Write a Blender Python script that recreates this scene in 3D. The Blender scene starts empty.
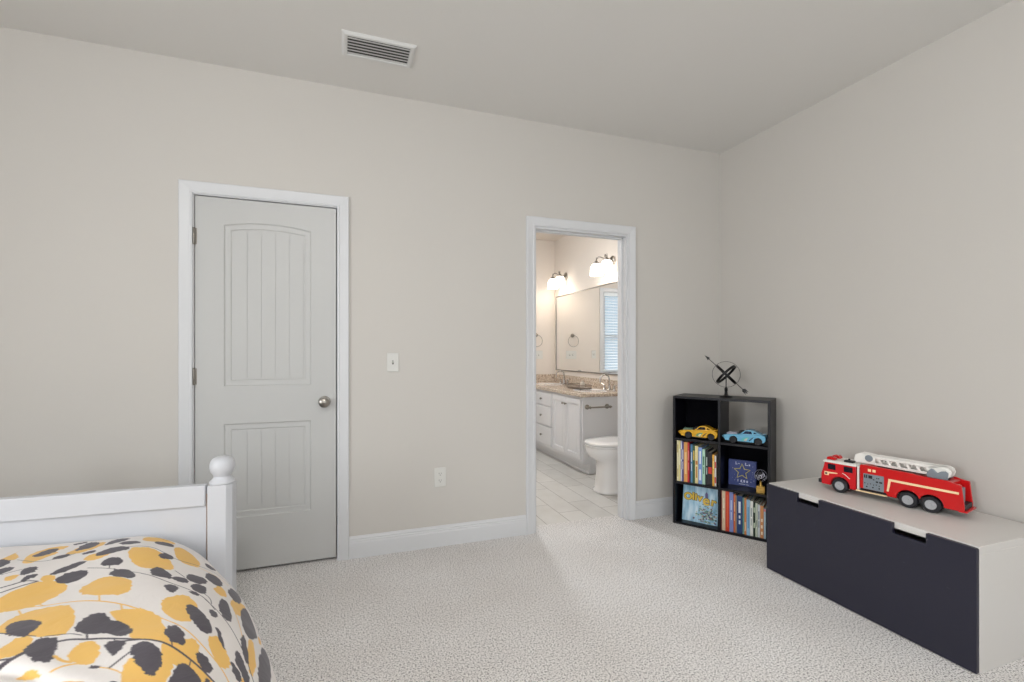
import bpy, bmesh, math, random
import numpy as np
from mathutils import Vector, Matrix

# ---------------------------------------------------------------- camera, light, exposure
SC = bpy.context.scene
COL = SC.collection
FPX, YAW, HORIZON, CAMZ = 474.0, 0.34396, 352.04, 1.2045
cam_data = bpy.data.cameras.new('camera')
cam_data.sensor_width = 36.0
cam_data.lens = FPX * 36.0 / 1024.0
cam_data.shift_y = (HORIZON - 341.0) / 1024.0
cam_data.clip_start = 0.02
cam = bpy.data.objects.new('camera', cam_data)
cam.location = (0, 0, CAMZ)
cam.rotation_euler = (math.pi / 2, 0, -YAW)
COL.objects.link(cam)
SC.camera = cam

SC.view_settings.view_transform = 'Standard'
SC.view_settings.look = 'None'
SC.view_settings.gamma = 1.0
SC.view_settings.use_curve_mapping = False
SC.view_settings.exposure = -0.05

world = bpy.data.worlds.new('world')
SC.world = world
world.use_nodes = True
wn = world.node_tree.nodes
wn['Background'].inputs['Color'].default_value = (0.70, 0.86, 1.0, 1)
wn['Background'].inputs['Strength'].default_value = 0.85

def area_light(name, loc, target, sx, sy, power, color):
    l = bpy.data.lights.new(name, 'AREA')
    l.shape = 'RECTANGLE'; l.size = sx; l.size_y = sy; l.energy = power; l.color = color
    o = bpy.data.objects.new(name, l)
    o.location = loc
    o.rotation_euler = (Vector(target) - Vector(loc)).to_track_quat('-Z', 'Y').to_euler()
    COL.objects.link(o)
    return o

# room dimensions (metres)
XL, XR, YF, YB, H = -2.9, 2.761, -1.9, 2.925, 2.743      # bedroom
WT = 0.11                                                # wall thickness
YB2 = YB + WT                                            # bathroom side of the back wall
BX0, BX1, BY1 = 0.95, 2.78, 6.0                          # bathroom

# daylight just outside the bedroom windows (in the wall behind the camera and the added one in the left wall)
area_light('daylight', (-0.9, YF - 0.30, 1.50), (-0.9, 2, 1.3), 1.25, 1.6, 30, (0.95, 0.98, 1.0))
area_light('daylight', (1.3, YF - 0.30, 1.50), (1.3, 2, 1.3), 1.25, 1.6, 30, (0.95, 0.98, 1.0))
area_light('daylight', (XL - 0.30, -0.2, 1.50), (0, -0.2, 1.3), 1.4, 1.6, 112, (0.95, 0.975, 1.0))
# daylight outside the bathroom window
area_light('daylight', (2.5, BY1 + 1.5, 2.2), (1.5, 4.6, 0.5), 1.2, 1.6, 120, (0.95, 0.97, 1.0))

# ---------------------------------------------------------------- helpers
def lin(c):
    c = c / 255.0
    return c / 12.92 if c <= 0.04045 else ((c + 0.055) / 1.055) ** 2.4
def rgb(r, g, b):
    return (lin(r), lin(g), lin(b), 1.0)

def mat(name, color, rough=0.5, metal=0.0, **kw):
    m = bpy.data.materials.new(name); m.use_nodes = True
    b = m.node_tree.nodes['Principled BSDF']
    b.inputs['Base Color'].default_value = color
    b.inputs['Roughness'].default_value = rough
    b.inputs['Metallic'].default_value = metal
    if 'coat' in kw: b.inputs['Coat Weight'].default_value = kw['coat']
    if 'spec' in kw: b.inputs['Specular IOR Level'].default_value = kw['spec']
    if 'sheen' in kw: b.inputs['Sheen Weight'].default_value = kw['sheen']
    if 'emit' in kw:
        b.inputs['Emission Color'].default_value = kw['emit'][0]
        b.inputs['Emission Strength'].default_value = kw['emit'][1]
    nt = m.node_tree
    vary, vs = kw.get('vary', 0.0), kw.get('vscale', 6.0)
    tc = None
    if vary or kw.get('bump'):
        tc = nt.nodes.new('ShaderNodeTexCoord')
    if vary:
        n = nt.nodes.new('ShaderNodeTexNoise'); n.inputs['Scale'].default_value = vs; n.inputs['Detail'].default_value = 4
        nt.links.new(tc.outputs['Object'], n.inputs['Vector'])
        mx = nt.nodes.new('ShaderNodeMix'); mx.data_type = 'RGBA'
        mx.inputs['A'].default_value = tuple(max(0, c * (1 - vary)) for c in color[:3]) + (1,)
        mx.inputs['B'].default_value = tuple(min(1, c * (1 + vary)) for c in color[:3]) + (1,)
        nt.links.new(n.outputs['Fac'], mx.inputs['Factor'])
        nt.links.new(mx.outputs['Result'], b.inputs['Base Color'])
    if kw.get('bump'):
        n2 = nt.nodes.new('ShaderNodeTexNoise'); n2.inputs['Scale'].default_value = kw.get('bscale', 200); n2.inputs['Detail'].default_value = 3
        nt.links.new(tc.outputs['Object'], n2.inputs['Vector'])
        bp = nt.nodes.new('ShaderNodeBump'); bp.inputs['Strength'].default_value = kw['bump']; bp.inputs['Distance'].default_value = kw.get('bdist', 0.002)
        nt.links.new(n2.outputs['Fac'], bp.inputs['Height'])
        nt.links.new(bp.outputs['Normal'], b.inputs['Normal'])
    return m

class MB:
    """collects shapes into one mesh"""
    def __init__(self): self.v = []; self.f = []; self.m = []
    def add(self, vs, fs, mi=0):
        o = len(self.v); self.v += [tuple(p) for p in vs]
        for f in fs: self.f.append([i + o for i in f]); self.m.append(mi)
        return self
    def box(self, x0, x1, y0, y1, z0, z1, mi=0):
        vs = [(x0,y0,z0),(x1,y0,z0),(x1,y1,z0),(x0,y1,z0),(x0,y0,z1),(x1,y0,z1),(x1,y1,z1),(x0,y1,z1)]
        return self.add(vs, [(0,3,2,1),(4,5,6,7),(0,1,5,4),(1,2,6,5),(2,3,7,6),(3,0,4,7)], mi)
    def prism(self, poly, t0, t1, axis='y', mi=0, s0=1.0, s1=1.0, c=None):
        """poly = 2D points; axis y: (x,z), axis x: (y,z), axis z: (x,y)"""
        n = len(poly)
        if c is None: c = (sum(p[0] for p in poly) / n, sum(p[1] for p in poly) / n)
        def P(p, t, s):
            a = c[0] + (p[0] - c[0]) * s; b = c[1] + (p[1] - c[1]) * s
            return {'y': (a, t, b), 'x': (t, a, b), 'z': (a, b, t)}[axis]
        vs = [P(p, t0, s0) for p in poly] + [P(p, t1, s1) for p in poly]
        fs = [tuple(range(n)), tuple(range(2 * n - 1, n - 1, -1))] + [(i, (i + 1) % n, n + (i + 1) % n, n + i) for i in range(n)]
        return self.add(vs, fs, mi)
    def loft(self, rings, mi=0, cap=True, closed=True):
        n = len(rings[0]); vs = [p for r in rings for p in r]; fs = []
        for k in range(len(rings) - 1):
            for i in range(n if closed else n - 1):
                j = (i + 1) % n
                fs.append((k*n+i, k*n+j, (k+1)*n+j, (k+1)*n+i))
        if cap:
            fs.append(tuple(range(n - 1, -1, -1))); fs.append(tuple(range((len(rings)-1)*n, len(rings)*n)))
        return self.add(vs, fs, mi)
    def lathe(self, prof, c=(0,0,0), axis='z', seg=24, mi=0, cap=True, mat3=None):
        rings = []
        for r, h in prof:
            ring = []
            for k in range(seg):
                a = 2 * math.pi * k / seg; x, y = r * math.cos(a), r * math.sin(a)
                p = {'z': (x, y, h), 'y': (x, h, y), 'x': (h, x, y)}[axis]
                p = Vector(p)
                if mat3 is not None: p = mat3 @ p
                ring.append((p.x + c[0], p.y + c[1], p.z + c[2]))
            rings.append(ring)
        return self.loft(rings, mi, cap)
    def tube(self, pts, r, seg=8, mi=0, closed=False):
        pts = [Vector(p) for p in pts]; n = len(pts); rings = []
        prev = None
        for i, p in enumerate(pts):
            if closed: d = pts[(i+1) % n] - pts[i-1]
            else: d = pts[min(i+1, n-1)] - pts[max(i-1, 0)]
            d.normalize()
            if prev is None:
                a = Vector((0,0,1)) if abs(d.z) < 0.9 else Vector((1,0,0))
                u = d.cross(a).normalized()
            else:
                u = (prev - d * prev.dot(d)).normalized()
            prev = u; w = d.cross(u)
            rr = r[i] if isinstance(r, (list, tuple)) else r
            rings.append([tuple(p + (u * math.cos(2*math.pi*k/seg) + w * math.sin(2*math.pi*k/seg)) * rr) for k in range(seg)])
        if closed:
            rings.append(rings[0]); return self.loft(rings, mi, False)
        return self.loft(rings, mi, True)
    def ellipsoid(self, c, rx, ry, rz, seg=20, rin=12, mi=0):
        prof = []
        rings = []
        for i in range(1, rin):
            t = math.pi * i / rin
            rings.append([(c[0] + rx*math.sin(t)*math.cos(2*math.pi*k/seg), c[1] + ry*math.sin(t)*math.sin(2*math.pi*k/seg), c[2] - rz*math.cos(t)) for k in range(seg)])
        return self.loft(rings, mi, True)
    def build(self, name, mats, parent=None, bevel=0.0, seg=2, smooth=35, loc=None, merge=True):
        me = bpy.data.meshes.new(name)
        me.from_pydata(self.v, [], self.f)
        if not isinstance(mats, (list, tuple)): mats = [mats]
        for m in mats: me.materials.append(m)
        me.polygons.foreach_set('material_index', self.m)
        bm = bmesh.new(); bm.from_mesh(me)
        bmesh.ops.recalc_face_normals(bm, faces=bm.faces)
        bm.to_mesh(me); bm.free()
        if smooth:
            me.polygons.foreach_set('use_smooth', [True] * len(me.polygons))
            me.set_sharp_from_angle(angle=math.radians(smooth))
        me.update()
        o = bpy.data.objects.new(name, me); COL.objects.link(o)
        if parent: o.parent = parent
        if loc: o.location = loc
        if bevel:
            b = o.modifiers.new('bevel', 'BEVEL'); b.width = bevel; b.segments = seg; b.limit_method = 'ANGLE'; b.angle_limit = math.radians(40)
            b.harden_normals = False
        return o

def tag(o, label, cat, group=None):
    o['label'] = label; o['category'] = cat
    if group: o['group'] = group
    return o
def empty(name, loc, rz, label, cat, group=None):
    o = bpy.data.objects.new(name, None); o.empty_display_size = 0.05
    o.location = loc; o.rotation_euler = (0, 0, rz); COL.objects.link(o)
    return tag(o, label, cat, group)
def struct(o, label=None):
    o['kind'] = 'structure'
    if label: o['label'] = label
    return o

# ---------------------------------------------------------------- materials
WALL = mat('wall_paint', rgb(207, 203, 197), 0.75, vary=0.02, vscale=1.5, bump=0.12, bscale=120, bdist=0.001)
CEIL = mat('ceiling_paint', rgb(226, 224, 220), 0.9, bump=0.25, bscale=90, bdist=0.002)
BWALL = mat('bath_wall_paint', rgb(224, 215, 206), 0.7)
TRIM = mat('trim_paint', rgb(218, 219, 221), 0.35)
DOORP = mat('door_paint', rgb(196, 196, 194), 0.4)
NICKEL = mat('satin_nickel', rgb(150, 145, 138), 0.28, 1.0)
CHROME = mat('chrome', rgb(200, 200, 200), 0.1, 1.0)
PLATE = mat('switch_plastic', rgb(218, 217, 212), 0.35)
SLOT = mat('dark_slot', rgb(60, 58, 55), 0.6)
WHITEW = mat('bed_white_paint', rgb(207, 209, 214), 0.3)
BLACKM = mat('black_iron', rgb(9, 9, 12), 0.35, 0.4)
BLACKP = mat('black_plastic', rgb(18, 18, 20), 0.4)
CASEB = mat('bookcase_laminate', rgb(11, 11, 20), 0.38, vary=0.06, vscale=20, spec=.35)
CASEK = mat('bookcase_back_board', rgb(7, 7, 14), 0.8, spec=.1)

def carpet_material():
    m = bpy.data.materials.new('carpet'); m.use_nodes = True; nt = m.node_tree
    b = nt.nodes['Principled BSDF']; b.inputs['Roughness'].default_value = 1.0
    b.inputs['Specular IOR Level'].default_value = 0.1; b.inputs['Sheen Weight'].default_value = 0.2
    tc = nt.nodes.new('ShaderNodeTexCoord')
    n1 = nt.nodes.new('ShaderNodeTexNoise'); n1.inputs['Scale'].default_value = 145; n1.inputs['Detail'].default_value = 3; n1.inputs['Roughness'].default_value = 0.8
    n2 = nt.nodes.new('ShaderNodeTexNoise'); n2.inputs['Scale'].default_value = 2.2; n2.inputs['Detail'].default_value = 3
    for n in (n1, n2): nt.links.new(tc.outputs['Object'], n.inputs['Vector'])
    cr = nt.nodes.new('ShaderNodeValToRGB'); e = cr.color_ramp.elements
    e[0].position = 0.39; e[0].color = rgb(104, 100, 99)
    e[1].position = 0.57; e[1].color = rgb(252, 250, 248)
    mid = cr.color_ramp.elements.new(0.47); mid.color = rgb(228, 224, 222)
    nt.links.new(n1.outputs['Fac'], cr.inputs['Fac'])
    c2 = nt.nodes.new('ShaderNodeValToRGB'); f = c2.color_ramp.elements
    f[0].position = 0.3; f[0].color = (0.90, 0.885, 0.87, 1); f[1].position = 0.7; f[1].color = (1, 1, 1, 1)
    nt.links.new(n2.outputs['Fac'], c2.inputs['Fac'])
    mx = nt.nodes.new('ShaderNodeMix'); mx.data_type = 'RGBA'; mx.blend_type = 'MULTIPLY'; mx.inputs['Factor'].default_value = 1
    nt.links.new(cr.outputs['Color'], mx.inputs['A']); nt.links.new(c2.outputs['Color'], mx.inputs['B'])
    nt.links.new(mx.outputs['Result'], b.inputs['Base Color'])
    bp = nt.nodes.new('ShaderNodeBump'); bp.inputs['Strength'].default_value = 0.35; bp.inputs['Distance'].default_value = 0.004
    nt.links.new(n1.outputs['Fac'], bp.inputs['Height']); nt.links.new(bp.outputs['Normal'], b.inputs['Normal'])
    return m
CARPET = carpet_material()

def tile_material():
    m = bpy.data.materials.new('floor_tile'); m.use_nodes = True; nt = m.node_tree
    b = nt.nodes['Principled BSDF']; b.inputs['Roughness'].default_value = 0.3
    tc = nt.nodes.new('ShaderNodeTexCoord'); sp = nt.nodes.new('ShaderNodeSeparateXYZ'); cb = nt.nodes.new('ShaderNodeCombineXYZ')
    nt.links.new(tc.outputs['Object'], sp.inputs[0])
    ax = nt.nodes.new('ShaderNodeMath'); ax.operation = 'ADD'; ax.inputs[1].default_value = -3.435 + 0.61 * 8
    ay = nt.nodes.new('ShaderNodeMath'); ay.operation = 'ADD'; ay.inputs[1].default_value = -1.53 + 0.18 * 8
    nt.links.new(sp.outputs['Y'], ax.inputs[0]); nt.links.new(sp.outputs['X'], ay.inputs[0])
    nt.links.new(ax.outputs[0], cb.inputs['X']); nt.links.new(ay.outputs[0], cb.inputs['Y'])
    br = nt.nodes.new('ShaderNodeTexBrick'); br.offset = 0.33; br.offset_frequency = 2
    br.inputs['Scale'].default_value = 1.0; br.inputs['Brick Width'].default_value = 0.61; br.inputs['Row Height'].default_value = 0.18
    br.inputs['Mortar Size'].default_value = 0.0022; br.inputs['Mortar Smooth'].default_value = 0.1
    br.inputs['Color1'].default_value = rgb(204, 201, 196); br.inputs['Color2'].default_value = rgb(214, 211, 206); br.inputs['Mortar'].default_value = rgb(128, 120, 112)
    nt.links.new(cb.outputs[0], br.inputs['Vector'])
    n = nt.nodes.new('ShaderNodeTexNoise'); n.inputs['Scale'].default_value = 7; n.inputs['Detail'].default_value = 5
    nt.links.new(cb.outputs[0], n.inputs['Vector'])
    mx = nt.nodes.new('ShaderNodeMix'); mx.data_type = 'RGBA'; mx.blend_type = 'OVERLAY'; mx.inputs['Factor'].default_value = 0.25
    nt.links.new(br.outputs['Color'], mx.inputs['A']); nt.links.new(n.outputs['Fac'], mx.inputs['B'])
    nt.links.new(mx.outputs['Result'], b.inputs['Base Color'])
    return m
TILE = tile_material()

def granite_material():
    m = bpy.data.materials.new('granite'); m.use_nodes = True; nt = m.node_tree
    b = nt.nodes['Principled BSDF']; b.inputs['Roughness'].default_value = 0.15
    tc = nt.nodes.new('ShaderNodeTexCoord')
    v = nt.nodes.new('ShaderNodeTexNoise'); v.inputs['Scale'].default_value = 55; v.inputs['Detail'].default_value = 6; v.inputs['Roughness'].default_value = 0.7
    nt.links.new(tc.outputs['Object'], v.inputs['Vector'])
    cr = nt.nodes.new('ShaderNodeValToRGB'); e = cr.color_ramp.elements
    e[0].position = 0.36; e[0].color = rgb(126, 108, 96); e[1].position = 0.64; e[1].color = rgb(232, 220, 206)
    a = e.new(0.47); a.color = rgb(196, 178, 160); a = e.new(0.55); a.color = rgb(206, 190, 172)
    nt.links.new(v.outputs['Fac'], cr.inputs['Fac']); nt.links.new(cr.outputs['Color'], b.inputs['Base Color'])
    return m
GRANITE = granite_material()

def pane_material():
    m = bpy.data.materials.new('window_glass'); m.use_nodes = True; nt = m.node_tree
    for n in list(nt.nodes): nt.nodes.remove(n)
    out = nt.nodes.new('ShaderNodeOutputMaterial'); mx = nt.nodes.new('ShaderNodeMixShader'); mx.inputs[0].default_value = 0.07
    t = nt.nodes.new('ShaderNodeBsdfTransparent'); g = nt.nodes.new('ShaderNodeBsdfGlossy'); g.inputs['Roughness'].default_value = 0.02
    nt.links.new(t.outputs[0], mx.inputs[1]); nt.links.new(g.outputs[0], mx.inputs[2]); nt.links.new(mx.outputs[0], out.inputs[0])
    return m
PANE = pane_material()

# ---------------------------------------------------------------- room shell
def wall_x(name, x0, x1, y0, y1, z1, holes, m):
    """wall running along x with rectangular holes (hx0,hx1,hz0,hz1)"""
    b = MB(); xs = x0
    for hx0, hx1, hz0, hz1 in sorted(holes):
        b.box(xs, hx0, y0, y1, 0, z1)
        if hz0 > 0: b.box(hx0, hx1, y0, y1, 0, hz0)
        b.box(hx0, hx1, y0, y1, hz1, z1); xs = hx1
    b.box(xs, x1, y0, y1, 0, z1)
    return struct(b.build(name, m, smooth=0))
def wall_y(name, x0, x1, y0, y1, z1, holes, m):
    b = MB(); ys = y0
    for h0, h1, hz0, hz1 in sorted(holes):
        b.box(x0, x1, ys, h0, 0, z1)
        if hz0 > 0: b.box(x0, x1, h0, h1, 0, hz0)
        b.box(x0, x1, h0, h1, hz1, z1); ys = h1
    b.box(x0, x1, ys, y1, 0, z1)
    return struct(b.build(name, m, smooth=0))

D1 = (-0.745, -0.022)      # closet door opening
D2 = (1.205, 1.930)        # bathroom door opening
DZ = 2.046
fl = MB().box(XL, XR, YF, YB, -0.1, 0).box(D2[0], D2[1], YB, YB2, -0.1, 0).box(D1[0], D1[1], YB, YB2, -0.1, 0)
struct(fl.build('floor', CARPET, smooth=0), 'beige speckled carpet')
struct(MB().box(BX0, BX1, YB2, BY1, -0.1, -0.004).build('floor_bathroom', TILE, smooth=0), 'grey plank tile bathroom floor')
struct(MB().box(XL, XR, YF, YB, H, H + 0.1).build('ceiling', CEIL, smooth=0))
struct(MB().box(BX0, BX1, YB2, BY1, H, H + 0.1).build('ceiling_bathroom', BWALL, smooth=0))
wall_x('wall_back', XL, XR, YB, YB2, H, [(D1[0], D1[1], 0, DZ), (D2[0], D2[1], 0, DZ)], WALL)
wall_y('wall_right', XR, XR + WT, YF, YB2, H, [], WALL)
WB = [(-1.45, -0.35, 0.75, 2.2), (0.75, 1.85, 0.75, 2.2)]
wall_x('wall_front', XL, XR, YF - WT, YF, H, WB, WALL)
WLh = [(-0.85, 0.45, 0.75, 2.2)]
wall_y('wall_left', XL - WT, XL, YF - WT, YB2, H, WLh, WALL)
wall_y('wall_bathroom_right', BX1, BX1 + WT, YB2, BY1 + WT, H, [], BWALL)
wall_y('wall_bathroom_left', BX0 - WT, BX0, YB2, BY1 + WT, H, [], BWALL)
BW = (1.20, 2.00, 0.905, 2.07)
wall_x('wall_bathroom_back', BX0, BX1, BY1, BY1 + WT, H, [BW], BWALL)
# unseen closet shell, added to stop sky light leaking round the closed door
struct(MB().box(-1.0, 0.3, 3.7, 3.75, 0, H).box(-1.05, -1.0, YB2, 3.7, 0, H).box(0.25, 0.3, YB2, 3.7, 0, H).box(-1.0, 0.25, YB2, 3.7, H, H+0.05).box(-1.0, 0.25, YB2, 3.7, -0.05, 0).build('closet_light_block', WALL, smooth=0))

def window_x(name, h, y0, y1, inner):
    """window in a wall running along x; inner = y of the room face"""
    x0, x1, z0, z1 = h; ym = (y0 + y1) / 2; f = 0.045
    b = MB()
    b.box(x0, x0 + f, ym - .03, ym + .03, z0, z1).box(x1 - f, x1, ym - .03, ym + .03, z0, z1)
    b.box(x0 + f, x1 - f, ym - .03, ym + .03, z0, z0 + f).box(x0 + f, x1 - f, ym - .03, ym + .03, z1 - f, z1)
    zm = (z0 + z1) / 2 - 0.05
    b.box(x0 + f, x1 - f, ym - .025, ym + .025, zm - .02, zm + .02)
    w = struct(b.build(name, TRIM, bevel=0.003))
    MB().box(x0 + f, x1 - f, ym - .004, ym + .004, z0 + f, zm - .02).box(x0 + f, x1 - f, ym - .004, ym + .004, zm + .02, z1 - f).build('pane', PANE, w, smooth=0)
    s = 1 if inner > ym else -1
    ya, yb = sorted((inner - s * 0.02, inner + s * 0.045))
    MB().box(x0 - .05, x1 + .05, min(inner, inner + s*.045), max(inner, inner + s*.045), z0 - .03, z0).build('window_sill', TRIM, w, bevel=0.004)
    c = MB(); wd = 0.06; ya, yb = sorted((inner, inner + s * 0.015))
    c.box(x0 - wd, x0, ya, yb, z0, z1 + wd).box(x1, x1 + wd, ya, yb, z0, z1 + wd).box(x0, x1, ya, yb, z1, z1 + wd)
    c.build('casing', TRIM, w, bevel=0.003)
    return w
window_x('window_1', WB[0], YF - WT, YF, YF)
window_x('window_2', WB[1], YF - WT, YF, YF)
w3 = MB(); y0_, y1_, z0_, z1_ = WLh[0]; xm = XL - WT / 2  # unseen left wall window, added to throw light on the right wall
w3.box(xm-.03, xm+.03, y0_, y0_+.045, z0_, z1_).box(xm-.03, xm+.03, y1_-.045, y1_, z0_, z1_).box(xm-.03, xm+.03, y0_+.045, y1_-.045, z0_, z0_+.045).box(xm-.03, xm+.03, y0_+.045, y1_-.045, z1_-.045, z1_).box(xm-.025, xm+.025, y0_+.045, y1_-.045, 1.4, 1.44)
w3o = struct(w3.build('added_window_3', TRIM, bevel=.003))
MB().box(xm-.004, xm+.004, y0_+.045, y1_-.045, z0_+.045, 1.4).box(xm-.004, xm+.004, y0_+.045, y1_-.045, 1.44, z1_-.045).build('pane', PANE, w3o, smooth=0)
window_x('window_4', BW, BY1, BY1 + WT, BY1)

# casings around the doors (profile swept round the opening)
def casing(name, x0, x1, zt, yface, s, wd=0.060):
    prof = [(0, 0), (0, .010), (.006, .012), (.012, .010), (.030, .014), (.048, .018), (.056, .019), (wd, .015), (wd, 0)]
    rings = []
    for d, t in prof:
        y = yface + s * t
        rings.append([(x0 - d, y, 0), (x0 - d, y, zt + d), (x1 + d, y, zt + d), (x1 + d, y, 0)])
    b = MB()
    for k in range(len(rings) - 1):
        a, c = rings[k], rings[k + 1]; o = len(b.v)
        b.add(a + c, [(i, i+1, 4+i+1, 4+i) for i in range(3)])
    for side in (0, 3):
        b.add([r[side] for r in rings], [tuple(range(len(rings)))])
    return struct(b.build(name, TRIM, smooth=0))
casing('trim_1', D1[0] + .001, D1[1] - .001, DZ - .001, YB, -1)
casing('trim_2', D2[0] + .001, D2[1] - .001, DZ - .001, YB, -1)
casing('trim_3', D2[0] + .001, D2[1] - .001, DZ - .001, YB2, 1)
def jamb(name, x0, x1, stop):
    t = 0.014; b = MB()
    b.box(x0, x0 + t, YB, YB2, 0, DZ - t).box(x1 - t, x1, YB, YB2, 0, DZ - t).box(x0, x1, YB, YB2, DZ - t, DZ)
    if stop:
        b.box(x0 + t, x0 + t + .011, YB + .040, YB + .075, 0, DZ - t).box(x1 - t - .011, x1 - t, YB + .040, YB + .075, 0, DZ - t).box(x0 + t, x1 - t, YB + .040, YB + .075, DZ - t - .011, DZ - t)
    return struct(b.build(name, TRIM, bevel=.0015))
jamb('trim_4', D2[0], D2[1], True)
jb = MB(); t_ = .006
jb.box(D1[0], D1[0] + t_, YB, YB2, 0, DZ - t_).box(D1[1] - t_, D1[1], YB, YB2, 0, DZ - t_).box(D1[0], D1[1], YB, YB2, DZ - t_, DZ)
struct(jb.build('trim_5', TRIM, smooth=0))

# baseboards
BPROF = [(0, 0), (.014, 0), (.014, .088), (.012, .094), (.0125, .100), (.008, .106), (.009, .112), (.004, .122), (.003, .127), (0, .127)]
def base_x(name, segs, yface, s):
    b = MB()
    for x0, x1 in segs: b.prism([(yface + s * t, z) for t, z in BPROF], x0, x1, 'x')
    return struct(b.build(name, TRIM, smooth=0))
def base_y(name, y0, y1, xface, s):
    return struct(MB().prism([(xface + s * t, z) for t, z in BPROF], y0, y1, 'y').build(name, TRIM, smooth=0))
base_x('baseboard_back', [(XL, D1[0] - .060), (D1[1] + .060, D2[0] - .060), (D2[1] + .060, XR)], YB, -1)
base_y('baseboard_right', YF, YB - .0145, XR, -1)
base_y('baseboard_left', YF, YB - .0145, XL, 1)
base_x('baseboard_front', [(XL + .0145, XR - .0145)], YF, 1)
# ---------------------------------------------------------------- closet door
def make_door():
    x0, x1 = D1[0] + .0085, D1[1] - .0115; z0, z1 = .016, DZ - .0105
    yf, yb = YB + .010, YB + .044
    px0, px1 = -0.602, -0.167
    ZU0, ZU1, ARC = 1.018, 1.892, 0.024        # upper panel
    ZL0, ZL1 = .300, .815
    b = MB()
    b.box(x0, px0, yf, yb, z0, z1).box(px1, x1, yf, yb, z0, z1)
    b.box(px0, px1, yf, yb, z0, ZL0).box(px0, px1, yf, yb, ZL1, ZU0)
    cx, hw = (px0 + px1) / 2, (px1 - px0) / 2
    def arcz(x, inset=0.0, zt=ZU1):
        u = min(1, abs(x - cx) / hw); return zt - inset + ARC * (1 - u * u)
    N = 24
    top = [(px0 + (px1 - px0) * i / N) for i in range(N + 1)]
    b.prism([(x, arcz(x)) for x in top] + [(px1, z1), (px0, z1)], yf, yb, 'y', c=(0, 0))
    def outline(ins, za, zb, arch):
        xa, xb = px0 + ins, px1 - ins
        pts = [(xa, za + ins), (xb, za + ins)]
        for i in range(N + 1):
            x = xb + (xa - xb) * i / N
            pts.append((x, (arcz(x, ins) if arch else zb - ins)))
        return pts
    for za, zb, arch in ((ZU0, ZU1, True), (ZL0, ZL1, False)):
        rings = []
        for ins, dy in ((0, 0), (.006, .006), (.012, .007), (.030, .007), (.036, .011), (.040, .011)):
            rings.append([(x, yf + dy, z) for x, z in outline(ins, za, zb, arch)])
        b.loft(rings, 0, False)
        n = len(rings[0]); b.add(rings[-1], [tuple(range(n))])
        # raised boards with grooves
        ins = .042; xa, xb = px0 + ins, px1 - ins; K = 5; g = .0045
        for k in range(K):
            a = xa + (xb - xa) * k / K + (g / 2 if k else 0); c_ = xa + (xb - xa) * (k + 1) / K - (g / 2 if k < K - 1 else 0)
            if arch:
                pts = [(a, za + ins), (c_, za + ins)] + [(c_ + (a - c_) * i / 4, arcz(c_ + (a - c_) * i / 4, ins)) for i in range(5)]
            else: pts = [(a, za + ins), (c_, za + ins), (c_, zb - ins), (a, zb - ins)]
            b.prism(pts, yf + .0085, yf + .011, 'y', c=(0, 0))
    d = struct(b.build('door_1', DOORP, smooth=0), 'closed white two-panel closet door with arched beaded upper panel')
    # knob
    kx, kz = -0.096, 0.919
    k = MB()
    k.lathe([(.0, 0), (.031, 0), (.033, .003), (.030, .007), (.012, .010), (.011, .030), (.018, .036), (.027, .044), (.030, .054), (.027, .063), (.016, .069), (0.001, .071)], (0, 0, 0), 'y', 28, cap=True)
    k.v = [(kx + x, yf - y, kz + z) for x, y, z in k.v]
    ko = k.build('door_knob', NICKEL, d); ko['label'] = 'round satin nickel knob'
    for hz in (.30, 1.075, 1.820):
        h = MB()
        h.lathe([(.0, -.046), (.005, -.046), (.0065, -.043), (.0065, .043), (.005, .046), (0, .046)], (x0 - .003, yf - .006, hz), 'z', 12)
        h.box(x0 - .003, x0 + .010, yf - .002, yf, hz - .043, hz + .043)
        h.box(x0 - .0085, x0 - .003, yf - .0012, yf + .002, hz - .043, hz + .043)
        h.build('hinge', NICKEL, d)
make_door()

# ---------------------------------------------------------------- switch, outlet, ceiling vent
def switch_plate(loc, axis_back, label, n=1):
    o = empty('light_switch', loc, 0, label, 'light switch')
    w = .035 + .046 * (n - 1)
    MB().box(-w, w, -.006, 0, -.057, .057).build('wall_plate', PLATE, o, bevel=.003)
    for k in range(n):
        cx = (k - (n - 1) / 2) * .046
        MB().box(cx - .005, cx + .005, -.0065, -.0055, -.012, .012).build('toggle_slot', SLOT, o, smooth=0)
        t = MB(); t.prism([(-.006, -.006), (-.006, .006), (-.016, .011), (-.017, .006)], cx - .004, cx + .004, 'x', 0)
        t.build('toggle', PLATE, o, bevel=.001)
    return o
switch_plate((0.2865, YB, 1.143), 0, 'white single toggle light switch on the wall between the closed door and the bathroom doorway')
oo = empty('power_outlet', (0.5725, YB, 0.4275), 0, 'white duplex power outlet low on the wall above the baseboard', 'power outlet')
MB().box(-.037, .037, -.006, 0, -.060, .060).build('wall_plate', PLATE, oo, bevel=.003)
for dz in (.021, -.021):
    r = MB(); pts = [(.0165 * math.cos(a) , dz + max(-.0125, min(.0125, .0165 * math.sin(a)))) for a in np.linspace(0, 2 * math.pi, 24, endpoint=False)]
    r.prism(pts, -.008, -.005, 'y'); ro = r.build('receptacle', PLATE, oo)
    s = MB().box(-.008, -.006, -.0086, -.0078, dz - .001, dz + .008).box(.005, .007, -.0086, -.0078, dz, dz + .007)
    s.lathe([(0, -.0086), (.0025, -.0086), (.0025, -.0078), (0, -.0078)], (0, 0, dz - .007), 'y', 10)
    s.build('slots', SLOT, ro, smooth=0)

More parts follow.
